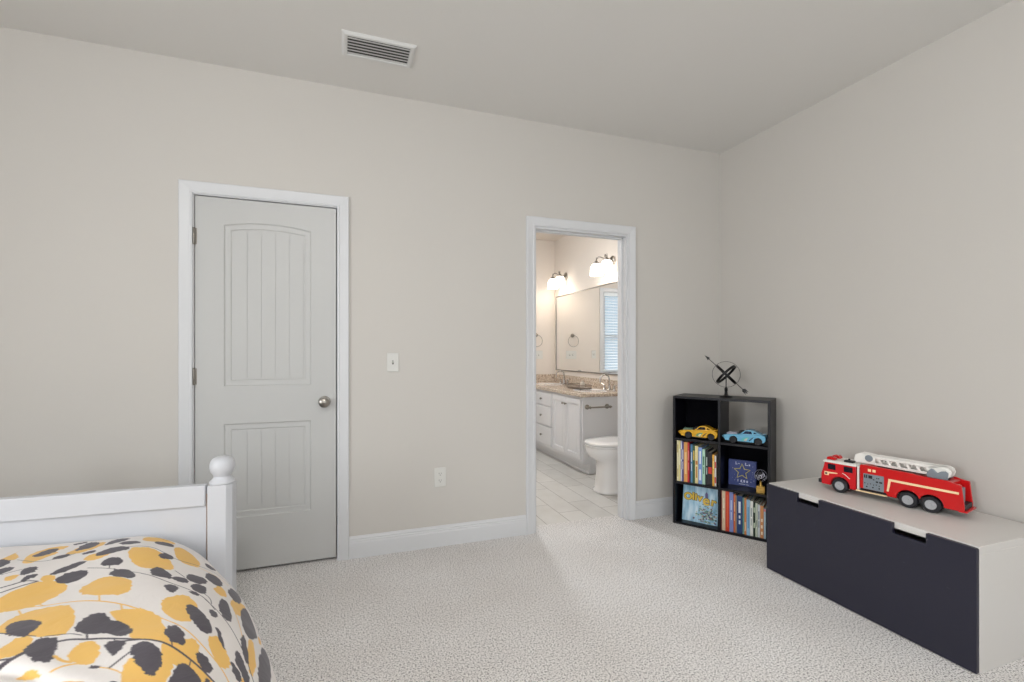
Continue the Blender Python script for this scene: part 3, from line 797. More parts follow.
MB().box(-.101, -.086, -.003, WD + .003, .034, .054).build('bumper', TD, tr, bevel=.003)
for y in (.014, WD - .034): MB().box(-.0912, -.086, y, y + .020, .060, .072).build('headlight', TW, tr, bevel=.001)
MB().box(-.0895, -.086, .040, WD - .040, .058, .086).build('grille', TG, tr, bevel=.001)
g = MB()
g.prism([(-.070, .160), (-.030, .160), (-.034, .172), (-.044, .176), (-.050, .171), (-.058, .176), (-.068, .172)], .018, .050, 'y')
g.build('warning_light', RED, tr, bevel=.002)
g = MB()
g.prism([(-.070, .160), (-.030, .160), (-.034, .172), (-.044, .176), (-.050, .171), (-.058, .176), (-.068, .172)], WD - .050, WD - .018, 'y')
g.build('warning_light', RED, tr, bevel=.002)
MB().box(.010, .052, .020, .050, .160, .169).box(.026, .034, .030, .038, .169, .178).build('siren', TD, tr, bevel=.0015)
# cab markings
for y0, y1 in ((-.0012, .001), (WD - .001, WD + .0012)):
    MB().prism([(-.072, .080), (-.052, .080), (-.050, .090), (-.010, .096), (-.012, .100), (-.052, .099), (-.072, .099)], y0, y1, 'y').build('cab_stripe', TC, tr, smooth=0)
for y0, y1 in ((-.0016, .001), (WD - .001, WD + .0016)):
    MB().prism([(-.068, .084), (-.059, .086), (-.058, .092), (-.064, .095), (-.068, .093)], y0, y1, 'y').build('badge', TD, tr, smooth=0)
for y in (-.002, WD + .002): MB().tube([(.012, y, .104), (.024, y, .100), (.046, y, .082)], .0018, 6).build('door_handle', TW, tr)
# pillar between cab and body
MB().box(.0755, .0855, .002, WD - .002, .036, .154).build('exhaust_stack', TW, tr, bevel=.003)
MB().box(.060, .480, .016, WD - .016, .028, .060).build('chassis', TD, tr, bevel=.002)
# body
zb = .040; r2 = .0445
A2 = math.asin((.034 - .037) / r2); xm_ = (.283 + .367) / 2; am = math.acos((xm_ - .283) / r2)
side = [(.089, .048), (.197, .048), (.203, .034)] + arcpts(.283, .037, r2, math.pi - A2, am, 9) + arcpts(.367, .037, r2, math.pi - am, A2, 9) + [(.478, .034), (.480, .050), (.470, .148), (.440, .152), (.424, .158), (.330, .158), (.300, .163), (.094, .166), (.089, .160)]
b = MB()
b.prism(side, 0, .010, 'y', c=(0, 0)); b.prism(side, WD - .010, WD, 'y', c=(0, 0))
b.prism([(.089, .080), (.440, .080), (.440, .150), (.420, .152), (.300, .155), (.094, .160), (.089, .158)], .010, WD - .010, 'y', c=(0, 0))
b.build('body', RED, tr, bevel=.0018)
MB().box(.440, .456, .012, WD - .012, .040, .120).box(.456, .462, .040, WD - .040, .046, .125).build('rear_panel', TG, tr, bevel=.002)
MB().box(.460, .490, .000, WD, .030, .038).build('rear_step', RED, tr, bevel=.002)
# pump panel
for yy0, yy1 in ((-.0034, -.002), (WD + .002, WD + .0034)):
    g = MB()
    pn = MB().box(.105, .190, -.0022 if yy0 < 0 else WD - .002, .002 if yy0 < 0 else WD + .0022, .049, .125).build('pump_panel', TG, tr, bevel=.001)
    for x0, x1, z0, z1 in ((.109,.114,.104,.120),(.117,.122,.104,.120),(.127,.143,.104,.119),(.160,.164,.108,.114),(.168,.172,.108,.114),(.146,.152,.099,.103),(.158,.167,.089,.096),(.172,.184,.089,.096)):
        g.box(x0, x1, yy0, yy1, z0, z1)
    for k in range(6): g.lathe([(0, yy0), (.0024, yy0), (.0024, yy1), (0, yy1)], (.112 + k * .012, 0, .078 - (k % 2) * .003), 'y', 8)
    for k in range(3): g.lathe([(0, yy0), (.0035, yy0), (.0035, yy1), (0, yy1)], (.120 + k * .026, 0, .062), 'y', 10)
    g.build('gauges', TD, pn, smooth=0)
for y0, y1 in ((-.0016, .001), (WD - .001, WD + .0016)):
    for x0 in (.124, .143): MB().box(x0, x0 + .013, y0, y1, .137, .150).build('side_lamp', TC, tr, bevel=.0006)
for y0 in (-.003, WD - .012): MB().box(.072, .202, y0, y0 + .015, .030, .035).build('running_board', TC, tr, bevel=.001)
# cream side stripe with bent front end
for y0, y1 in ((-.0012, .001), (WD - .001, WD + .0012)):
    MB().prism([(.201, .058), (.209, .058), (.2175, .1085), (.462, .1060), (.462, .1160), (.2085, .1190)], y0, y1, 'y', c=(0, 0)).build('side_stripe', TC, tr, smooth=0)
# wheels
for cx in (0, .283, .367):
    for s in (0, 1):
        y0, y1 = (-.004, .026) if s == 0 else (WD - .026, WD + .004)
        w = MB(); R = .0368
        w.lathe([(R*.60, y0), (R*.90, y0), (R*.975, y0 + .003), (R, y0 + .006), (R, y1 - .006), (R*.975, y1 - .003), (R*.90, y1), (R*.60, y1)], (cx, 0, .037), 'y', 36)
        wo = w.build('wheel', TD, tr)
        yo = y0 - .0016 if s == 0 else y1 + .0016; d = -1 if s == 0 else 1
        hb = MB(); hb.lathe([(0, yo + d*.002), (R*.14, yo + d*.002), (R*.18, yo), (R*.44, yo), (R*.50, yo + d*.0012), (R*.57, yo + d*.0008), (R*.60, yo - d*.003)], (cx, 0, .037), 'y', 30, cap=False)
        for k in range(8):
            a = 2 * math.pi * k / 8
            hb.lathe([(0, yo + d*.0012), (R*.05, yo + d*.001), (R*.06, yo - d*.001)], (cx + R*.33*math.cos(a), 0, .037 + R*.33*math.sin(a)), 'y', 8, cap=False)
        hb.build('hub', HUBM, wo)
# ladder
YL0, YL1 = .034, .094
def ladder_side(y0, y1):
    g = MB()
    g.prism([(.050, .176), (.062, .168), (.142, .168), (.142, .209), (.100, .216), (.076, .216), (.056, .206)], y0, y1, 'y', c=(.1, .19))
    g.prism([(.140, .199), (.400, .195), (.400, .209), (.140, .212)], y0, y1, 'y', c=(0, 0))
    g.prism([(.140, .166), (.400, .164), (.400, .176), (.140, .178)], y0, y1, 'y', c=(0, 0))
    n = 6
    for k in range(n):
        x0, x1 = .152 + .186 * k / (n - 1), .152 + .186 * k / (n - 1) + .016
        za, zbb = (.205, .172)
        g.prism([(x0 - .006, za), (x0 + .006, za), (x1 + .006, zbb), (x1 - .006, zbb)], y0 + .001, y1 - .001, 'y', c=(0, 0))
    g.prism([(.350, .160), (.414, .158), (.426, .172), (.430, .188), (.424, .203), (.410, .210), (.350, .209)], y0, y1, 'y', c=(0, 0))
    g.build('ladder_rail', TW, tr, bevel=.0012)
ladder_side(YL0, YL0 + .006); ladder_side(YL1 - .006, YL1)
for k in range(13):
    x = .070 + k * .027
    MB().tube([(x, YL0 + .003, .190), (x, YL1 - .003, .190)], .0028, 8).build('ladder_rung', TW, tr)
MB().box(.145, .345, .046, .082, .160, .170).build('ladder_bed', TD, tr, bevel=.001)
g = MB(); g.lathe([(0, YL0 - .006), (.013, YL0 - .006), (.0165, YL0 - .003), (.0165, YL0), (0, YL0)], (.116, 0, .196), 'y', 24)
g.lathe([(0, YL0 - .0075), (.0035, YL0 - .0075), (.0035, YL0 - .006), (0, YL0 - .006)], (.116, 0, .196), 'y', 12)
g.build('pulley_disc', TG, tr)
for y0, y1 in ((YL0 - .010, YL0 - .0005), (YL1 + .0005, YL1 + .010)):
    MB().prism([(.346, .156), (.418, .154), (.420, .186), (.410, .193), (.396, .190), (.382, .180), (.370, .193), (.360, .196), (.352, .186), (.344, .172)], y0, y1, 'y', c=(.38, .17)).build('turret_bracket', TG, tr, bevel=.002)
MB().lathe([(0, .150), (.034, .150), (.034, .159), (.028, .162), (0, .162)], (.384, .064, 0), 'z', 28).build('turntable', TD, tr)

# ---------------------------------------------------------------- bed
QX, QY, BR_ = -.48, 2.072, math.radians(-3.5)
bed = empty('bed', (QX, QY, 0), BR_, 'white wooden bed with low board and ball-topped posts', 'bed')
PWD, BWD, BLN = .080, 1.06, 1.98
def post(x0, y0, top):
    c = .018; x1, y1 = x0 + PWD, y0 + PWD
    p = MB(); oct_ = [(x0, y0), (x1 - c, y0), (x1, y0 + c), (x1, y1 - .004), (x1 - .004, y1), (x0, y1)]
    p.prism(oct_, 0, top, 'z', c=(0, 0))
    po = p.build('post', WHITEW, bed, bevel=.002)
    f = MB(); f.lathe([(0, 0), (.040, 0), (.044, .004), (.044, .009), (.038, .015), (.031, .022), (.029, .029), (.033, .037), (.040, .048), (.043, .060), (.043, .073), (.040, .086), (.033, .096), (.022, .102), (.0, .104)], (x0 + PWD / 2, y0 + PWD / 2, top), 'z', 32)
    f.build('finial', WHITEW, po)
GAP_SHADE = mat('gap_shade_brown', rgb(176, 146, 122), .7)  # brown for the cleats, stands in for warm shade between board and post
def board(y0, top):
    MB().box(-BWD + .010, -.012, y0 + .018, y0 + .052, .617, top).build('board_rail', WHITEW, bed, bevel=.004)
    MB().box(-BWD + .010, -.012, y0 + .030, y0 + .046, .20, .617).build('board_panel', WHITEW, bed, smooth=0)
    MB().box(-BWD + .010, -.012, y0 + .018, y0 + .052, .14, .20).build('board_rail', WHITEW, bed, bevel=.004)
    for xa in (-.012, -BWD): MB().box(xa, xa + (.012 if xa > -.5 else .010), y0 + .034, y0 + .042, .14, .66).build('shade_cleat', GAP_SHADE, bed, smooth=0)
post(0, 0, .697); post(-BWD - PWD, 0, .697); board(0, .697)
yh = -BLN - PWD
post(0, yh, .697); post(-BWD - PWD, yh, .697); board(yh, .697)
for x0 in (.012, -BWD - .042): MB().box(x0, x0 + .030, -BLN, 0, .17, .30).build('side_rail', WHITEW, bed, bevel=.003)
for k in range(12):
    y = -.10 - k * .162
    MB().box(-BWD - .012, .012, y - .035, y + .035, .20, .218).build('slat', WHITEW, bed, smooth=0)
MATT = mat('mattress_white', rgb(225, 224, 220), .9)
mt = MB().box(-1.045, -.015, -BLN + .012, -.022, .219, .42).build('mattress', MATT, None, bevel=.03, seg=4, loc=(QX, QY, 0)); mt.rotation_euler = (0, 0, BR_)
tag(mt, 'white mattress on the bed under the patterned comforter', 'mattress')

# comforter: a draped surface with a printed leaf pattern
COMF = (0.553, 0.018, 0.141, -0.258, 0.635, 0.99, 0.339, 0.429, 2.305, 0.02)
LEAVES = [['Y',0,[-0.37,0.074],[-0.363,0.074],[-0.341,0.07],[-0.316,0.096],[-0.314,0.143],[-0.333,0.163],[-0.367,0.145]],['Y',0,[-0.298,0.216],[-0.298,0.163],[-0.281,0.111],[-0.242,0.06],[-0.207,0.048],[-0.177,0.053],[-0.188,0.085],[-0.218,0.106],[-0.212,0.14],[-0.242,0.171],[-0.272,0.213]],['Y',0,[-0.192,0.155],[-0.167,0.119],[-0.142,0.087],[-0.098,0.05],[-0.07,0.042],[-0.085,0.094],[-0.112,0.133],[-0.148,0.157],[-0.174,0.169]],['Y',0,[-0.147,0.233],[-0.136,0.204],[-0.106,0.187],[-0.053,0.185],[-0.078,0.217],[-0.108,0.246],[-0.133,0.25]],['Y',0,[-0.334,0.346],[-0.326,0.319],[-0.301,0.312],[-0.299,0.328],[-0.316,0.352]],['Y',0,[-0.327,0.46],[-0.321,0.458],[-0.3,0.418],[-0.26,0.376],[-0.226,0.367],[-0.183,0.396],[-0.185,0.433],[-0.209,0.469],[-0.241,0.508],[-0.273,0.517],[-0.308,0.521],[-0.314,0.523]],['Y',0,[-0.146,0.454],[-0.142,0.428],[-0.121,0.406],[-0.102,0.382],[-0.073,0.386],[-0.036,0.422],[-0.03,0.462],[-0.033,0.505],[-0.052,0.521],[-0.089,0.518],[-0.124,0.502],[-0.139,0.482]],['Y',0,[-0.252,0.354],[-0.239,0.328],[-0.216,0.33],[-0.214,0.361],[-0.236,0.369]],['Y',0,[-0.026,0.222],[-0.011,0.182],[0.006,0.18],[0.035,0.181],[0.062,0.211],[0.077,0.261],[0.083,0.309],[0.069,0.347],[0.039,0.337],[0.013,0.338],[-0.01,0.308],[-0.022,0.274]],['Y',0,[0.028,0.084],[0.047,0.033],[0.082,0.016],[0.125,0.007],[0.146,0.038],[0.136,0.089],[0.093,0.082],[0.048,0.103]],['Y',0,[0.122,0.134],[0.15,0.111],[0.185,0.14],[0.199,0.205],[0.178,0.266],[0.136,0.273],[0.11,0.236],[0.107,0.197]],['Y',0,[0.201,0.429],[0.235,0.38],[0.252,0.406],[0.246,0.447],[0.223,0.465],[0.204,0.454]],['Y',0,[0.037,0.592],[0.042,0.568],[0.064,0.546],[0.101,0.538],[0.122,0.572],[0.127,0.608],[0.118,0.662],[0.108,0.69],[0.078,0.689],[0.054,0.659],[0.042,0.623]],['Y',0,[0.256,0.463],[0.285,0.42],[0.327,0.389],[0.369,0.363],[0.315,0.47],[0.274,0.536],[0.263,0.507]],['Y',0,[-0.067,0.62],[-0.047,0.608],[-0.003,0.613],[0.016,0.627],[0.037,0.665],[0.044,0.707],[0.053,0.739],[0.059,0.781],[0.054,0.792],[0.021,0.777],[0.006,0.767],[-0.007,0.757],[-0.022,0.704]],['Y',0,[0.054,0.792],[0.097,0.777],[0.12,0.769],[0.133,0.796],[0.126,0.837],[0.144,0.872],[0.171,0.904],[0.152,0.933],[0.117,0.869],[0.079,0.87],[0.05,0.824]],['Y',0,[-0.003,0.91],[-0.006,0.863],[0.003,0.841],[0.05,0.824],[0.079,0.87],[0.071,0.913],[0.067,0.973],[0.001,0.962]],['Y',0,[0.155,0.747],[0.178,0.726],[0.193,0.738],[0.208,0.776],[0.217,0.804],[0.21,0.829],[0.19,0.84],[0.173,0.818],[0.16,0.786]],['Y',0,[0.288,0.665],[0.32,0.619],[0.317,0.691],[0.307,0.75],[0.292,0.793],[0.277,0.789],[0.285,0.726]],['Y',0,[0.247,0.846],[0.256,0.828],[0.267,0.854],[0.249,0.883]],['Y',0,[0.388,0.488],[0.405,0.493],[0.373,0.577],[0.359,0.575]],['Y',0,[-0.282,0.62],[-0.276,0.589],[-0.259,0.559],[-0.221,0.541],[-0.168,0.55],[-0.152,0.584],[-0.136,0.638],[-0.141,0.681],[-0.146,0.711],[-0.187,0.708],[-0.214,0.696],[-0.218,0.702],[-0.263,0.663],[-0.278,0.653]],['Y',0,[-0.257,0.737],[-0.252,0.736],[-0.243,0.717],[-0.232,0.696],[-0.203,0.706],[-0.199,0.73],[-0.204,0.756],[-0.203,0.777],[-0.226,0.78],[-0.243,0.782]],['Y',0,[-0.117,0.802],[-0.117,0.781],[-0.108,0.762],[-0.103,0.747],[-0.077,0.749],[-0.066,0.78],[-0.061,0.818],[-0.069,0.836],[-0.086,0.833],[-0.106,0.82]],['Y',0,[-0.194,0.844],[-0.184,0.829],[-0.167,0.832],[-0.151,0.85],[-0.164,0.85],[-0.185,0.847]],['Y',0,[-0.16,0.874],[-0.121,0.881],[-0.072,0.896],[-0.069,0.909],[-0.156,0.885]],['D',0,[-0.368,0.135],[-0.361,0.142],[-0.347,0.15],[-0.332,0.17],[-0.34,0.206],[-0.355,0.231],[-0.361,0.231]],['D',0,[-0.359,0.255],[-0.353,0.255],[-0.338,0.237],[-0.318,0.247],[-0.322,0.272],[-0.347,0.299],[-0.353,0.301]],['D',0,[-0.302,0.306],[-0.29,0.261],[-0.26,0.263],[-0.263,0.293],[-0.279,0.314],[-0.292,0.32]],['D',0,[-0.292,0.365],[-0.288,0.332],[-0.261,0.313],[-0.257,0.33],[-0.275,0.351],[-0.289,0.369]],['D',0,[-0.279,0.135],[-0.258,0.097],[-0.227,0.067],[-0.207,0.071],[-0.213,0.108],[-0.242,0.143],[-0.269,0.151]],['D',0,[-0.229,0.197],[-0.214,0.175],[-0.188,0.161],[-0.177,0.171],[-0.192,0.197],[-0.221,0.21]],['D',0,[-0.165,0.038],[-0.138,0.019],[-0.115,0.014],[-0.137,0.041],[-0.157,0.052]],['D',0,[-0.165,0.136],[-0.147,0.076],[-0.116,0.03],[-0.09,0.032],[-0.089,0.064],[-0.114,0.108],[-0.145,0.128]],['D',0,[-0.15,0.178],[-0.133,0.159],[-0.108,0.153],[-0.115,0.177],[-0.142,0.188]],['D',0,[-0.118,0.21],[-0.088,0.165],[-0.049,0.149],[-0.017,0.171],[-0.024,0.192],[-0.058,0.204],[-0.096,0.218]],['D',0,[-0.083,0.107],[-0.058,0.048],[-0.023,0.008],[0.003,0.033],[-0.01,0.069],[-0.046,0.092]],['D',0,[-0.041,0.108],[-0.016,0.082],[0.016,0.1],[0.011,0.129],[-0.009,0.14],[-0.031,0.132]],['D',0,[-0.228,0.321],[-0.205,0.285],[-0.165,0.251],[-0.135,0.246],[-0.151,0.268],[-0.184,0.303],[-0.213,0.326]],['D',0,[-0.214,0.361],[-0.2,0.33],[-0.164,0.31],[-0.134,0.325],[-0.143,0.359],[-0.167,0.382],[-0.196,0.385]],['D',0,[-0.103,0.284],[-0.087,0.253],[-0.062,0.249],[-0.048,0.266],[-0.05,0.301],[-0.082,0.305],[-0.099,0.297]],['D',0,[-0.083,0.355],[-0.061,0.332],[-0.027,0.348],[-0.02,0.397],[-0.029,0.417],[-0.059,0.39],[-0.076,0.378]],['D',0,[0.059,0.102],[0.093,0.082],[0.125,0.093],[0.12,0.127],[0.089,0.136],[0.063,0.132]],['D',0,[0.049,0.23],[0.072,0.202],[0.097,0.222],[0.092,0.248],[0.068,0.253],[0.053,0.25]],['D',0,[0.015,0.372],[0.02,0.34],[0.04,0.328],[0.059,0.359],[0.068,0.395],[0.064,0.421],[0.042,0.412],[0.021,0.399]],['D',0,[0.067,0.409],[0.087,0.399],[0.111,0.404],[0.118,0.431],[0.107,0.445],[0.081,0.434],[0.068,0.421]],['D',0,[0.111,0.383],[0.131,0.358],[0.162,0.361],[0.188,0.38],[0.171,0.419],[0.142,0.434],[0.118,0.416]],['D',0,[0.12,0.459],[0.132,0.439],[0.16,0.438],[0.173,0.462],[0.16,0.501],[0.139,0.505],[0.122,0.482]],['D',0,[0.043,0.475],[0.058,0.462],[0.077,0.477],[0.084,0.494],[0.068,0.521],[0.055,0.519],[0.047,0.493]],['D',0,[0.108,0.506],[0.126,0.502],[0.144,0.515],[0.136,0.528],[0.117,0.519]],['D',0,[0.188,0.332],[0.205,0.3],[0.235,0.293],[0.256,0.309],[0.254,0.353],[0.228,0.392],[0.203,0.383],[0.186,0.36]],['D',0,[0.229,0.174],[0.251,0.156],[0.291,0.143],[0.282,0.179],[0.244,0.228],[0.224,0.214]],['D',0,[0.267,0.384],[0.303,0.318],[0.345,0.293],[0.364,0.302],[0.316,0.405],[0.288,0.429],[0.268,0.411]],['D',0,[0.319,0.22],[0.32,0.265],[0.325,0.272],[0.324,0.238]],['D',0,[0.203,0.531],[0.219,0.487],[0.238,0.481],[0.246,0.524],[0.235,0.612],[0.219,0.625],[0.205,0.608],[0.199,0.574]],['D',0,[0.164,0.606],[0.173,0.592],[0.185,0.603],[0.188,0.628],[0.175,0.644],[0.166,0.626]],['D',0,[0.295,0.494],[0.324,0.429],[0.373,0.373],[0.384,0.428],[0.368,0.53],[0.324,0.605],[0.301,0.631],[0.285,0.592],[0.288,0.552]],['D',0,[0.098,0.61],[0.106,0.589],[0.127,0.608],[0.146,0.637],[0.16,0.672],[0.166,0.719],[0.151,0.729],[0.13,0.717],[0.115,0.691],[0.106,0.659]],['D',0,[0.176,0.693],[0.184,0.683],[0.195,0.713],[0.204,0.759],[0.198,0.762],[0.185,0.731]],['D',0,[0.049,0.742],[0.059,0.717],[0.064,0.72],[0.069,0.715],[0.076,0.716],[0.086,0.737],[0.094,0.754],[0.098,0.794],[0.086,0.795],[0.067,0.786],[0.055,0.766]],['D',0,[0.259,0.686],[0.269,0.652],[0.283,0.642],[0.285,0.726],[0.281,0.755],[0.271,0.762],[0.261,0.717]],['D',0,[0.233,0.77],[0.24,0.74],[0.253,0.742],[0.264,0.773],[0.276,0.801],[0.274,0.843],[0.263,0.853],[0.248,0.814],[0.237,0.796]],['D',0,[0.217,0.795],[0.232,0.805],[0.247,0.819],[0.248,0.849],[0.24,0.864],[0.225,0.845]],['D',0,[0.324,0.722],[0.351,0.64],[0.399,0.548],[0.437,0.526],[0.403,0.66],[0.37,0.747],[0.337,0.805],[0.315,0.813],[0.316,0.768]],['D',0,[0.126,0.826],[0.128,0.811],[0.144,0.814],[0.159,0.835],[0.17,0.856],[0.161,0.879],[0.15,0.874],[0.136,0.854]],['D',0,[0.149,0.917],[0.151,0.9],[0.157,0.896],[0.165,0.911],[0.155,0.923]],['D',0,[0.076,0.935],[0.078,0.913],[0.084,0.882],[0.094,0.864],[0.108,0.866],[0.128,0.886],[0.142,0.919],[0.139,0.946],[0.103,0.97]],['D',0,[-0.002,0.795],[0.004,0.789],[0.018,0.786],[0.035,0.801],[0.052,0.835],[0.052,0.845],[0.055,0.858],[0.054,0.875],[0.049,0.889],[0.043,0.906],[0.037,0.9],[0.03,0.9],[0.016,0.865],[0.006,0.848],[0.0,0.824]],['D',0,[0.297,0.407],[0.342,0.332],[0.361,0.321],[0.329,0.389],[0.302,0.421]],['D',0,[-0.269,0.637],[-0.267,0.615],[-0.254,0.606],[-0.226,0.614],[-0.212,0.628],[-0.202,0.633],[-0.202,0.654],[-0.212,0.676],[-0.22,0.697],[-0.234,0.69],[-0.248,0.68],[-0.26,0.673],[-0.26,0.658]],['D',0,[-0.123,0.699],[-0.127,0.67],[-0.117,0.647],[-0.107,0.626],[-0.085,0.615],[-0.065,0.642],[-0.062,0.656],[-0.046,0.661],[-0.024,0.687],[-0.013,0.71],[-0.017,0.73],[-0.027,0.737],[-0.05,0.727],[-0.064,0.714],[-0.083,0.715],[-0.104,0.712]],['D',0,[-0.202,0.767],[-0.202,0.746],[-0.191,0.721],[-0.174,0.719],[-0.152,0.727],[-0.148,0.756],[-0.145,0.773],[-0.145,0.799],[-0.144,0.809],[-0.148,0.818],[-0.169,0.809],[-0.176,0.807],[-0.181,0.791],[-0.187,0.793]],['D',0,[-0.057,0.774],[-0.053,0.758],[-0.038,0.755],[-0.02,0.765],[-0.016,0.78],[-0.023,0.803],[-0.028,0.814],[-0.035,0.82],[-0.043,0.805]],['D',0,[-0.07,0.845],[-0.055,0.847],[-0.052,0.855],[-0.06,0.859],[-0.068,0.854]],['D',0,[-0.026,0.912],[-0.01,0.912],[-0.005,0.927],[-0.023,0.924]],['D',0.00424316143814885,[-0.339,0.397],[-0.334,0.393],[-0.303,0.376],[-0.284,0.358],[-0.255,0.363]],['D',0.003771699056132311,[-0.334,0.422],[-0.328,0.422],[-0.297,0.396],[-0.252,0.364]],['D',0.0023573119100826945,[-0.137,0.302],[-0.072,0.326],[-0.007,0.375]],['Y',0.004714623820165389,[-0.313,0.522],[-0.308,0.521],[-0.269,0.507],[-0.195,0.522],[-0.098,0.549],[-0.043,0.575],[-0.004,0.609]],['Y',0.003771699056132311,[-0.1,0.515],[-0.096,0.55]],['Y',0.003771699056132311,[-0.047,0.574],[-0.041,0.612]],['Y',0.0028287742920992333,[-0.234,0.494],[-0.222,0.514]],['D',0.0014143871460496167,[-0.069,0.327],[-0.07,0.34]],['D',0.0014143871460496167,[-0.081,0.303],[-0.082,0.319]],['D',0.0011786559550413472,[-0.316,0.163],[-0.255,0.232],[-0.166,0.165]],['D',0.0009429247640330777,[-0.344,0.302],[-0.317,0.285],[-0.298,0.275]],['D',0.0028287742920992333,[-0.007,0.375],[0.021,0.41],[0.053,0.446],[0.099,0.485],[0.142,0.517],[0.165,0.546],[0.183,0.589]],['D',0.0023573119100826945,[0.084,0.349],[0.108,0.395]],['D',0.0023573119100826945,[0.156,0.5],[0.176,0.522],[0.175,0.556]],['D',0.0011786559550413472,[-0.042,0.167],[0.009,0.163],[0.052,0.176],[0.099,0.248],[0.186,0.251],[0.256,0.25],[0.322,0.274]],['Y',0.0023573119100826945,[0.161,0.267],[0.243,0.291],[0.291,0.314]],['D',0.0014143871460496167,[0.107,0.032],[0.146,0.038]],['D',0.0028287742920992333,[0.156,0.538],[0.18,0.573],[0.203,0.61],[0.242,0.676],[0.273,0.736],[0.29,0.81],[0.301,0.84]],['D',0.005186086202181928,[-0.027,0.763],[0.006,0.77],[0.025,0.779],[0.059,0.797],[0.101,0.832],[0.136,0.864],[0.178,0.91]],['D',0.0023573119100826945,[0.068,0.786],[0.071,0.808]],['D',0.0023573119100826945,[0.115,0.844],[0.112,0.868]],['Y',0.003300236674115772,[-0.004,0.602],[0.04,0.672],[0.084,0.718],[0.137,0.778],[0.19,0.84],[0.213,0.887]],['Y',0.0023573119100826945,[0.263,0.481],[0.268,0.596],[0.271,0.675]],['D',0.0018858495280661555,[0.368,0.375],[0.382,0.405]],['D',0.009429247640330778,[-0.235,0.807],[-0.232,0.803],[-0.213,0.789],[-0.197,0.768]],['D',0.004714623820165389,[-0.242,0.786],[-0.237,0.787],[-0.213,0.789]],['D',0.006129010966215005,[-0.151,0.739],[-0.126,0.733],[-0.095,0.738],[-0.064,0.738],[-0.025,0.751],[0.006,0.77]],['D',0.0023573119100826945,[-0.109,0.719],[-0.13,0.709],[-0.151,0.71],[-0.179,0.71]],['D',0.003771699056132311,[-0.1,0.713],[-0.095,0.738]],['D',0.003771699056132311,[-0.033,0.863],[-0.018,0.84],[0.0,0.813]],['D',0.003771699056132311,[-0.28,0.658],[-0.262,0.667]],['D',0.0023573119100826945,[-0.215,0.693],[-0.198,0.703]],['D',0.0023573119100826945,[-0.186,0.711],[-0.181,0.727]],['D',0.0018858495280661555,[-0.042,0.747],[-0.04,0.759]],['Y',0.00424316143814885,[-0.269,0.526],[-0.255,0.564]],['Y',0.007071935730248084,[-0.142,0.795],[-0.125,0.815],[-0.108,0.822]],['Y',0.005186086202181928,[-0.134,0.848],[-0.118,0.836],[-0.096,0.829],[-0.079,0.832]],['Y',0.0028287742920992333,[-0.053,0.855],[-0.027,0.867],[0.009,0.905],[0.023,0.922]]]
def chaikin(p, closed=True, n=2):
    p = np.array(p, float)
    if closed:
        ctr = p.mean(0); p = ctr + (p - ctr) * 1.06; n = 1
    for _ in range(n):
        if closed: q = np.roll(p, -1, 0); p = np.stack([p * .75 + q * .25, p * .25 + q * .75], 1).reshape(-1, 2)
        else:
            q0, q1 = p[:-1], p[1:]; m_ = np.stack([q0 * .75 + q1 * .25, q0 * .25 + q1 * .75], 1).reshape(-1, 2)
            p = np.concatenate([p[:1], m_, p[-1:]])
    if closed:
        m_ = (p + np.roll(p, -1, 0)) / 2; p = np.stack([p, m_], 1).reshape(-1, 2); p = p + np.random.RandomState(int(abs(ctr[0] * 1e4)) % 999).uniform(-.0028, .0028, p.shape)
    return p
def in_poly(P, X, Y):
    c = np.zeros(X.shape, bool); n = len(P)
    for i in range(n):
        x1, y1 = P[i]; x2, y2 = P[(i + 1) % n]
        if y1 == y2: continue
        m_ = ((y1 > Y) != (y2 > Y)) & (X < (x2 - x1) * (Y - y1) / (y2 - y1) + x1)
        c ^= m_
    return c
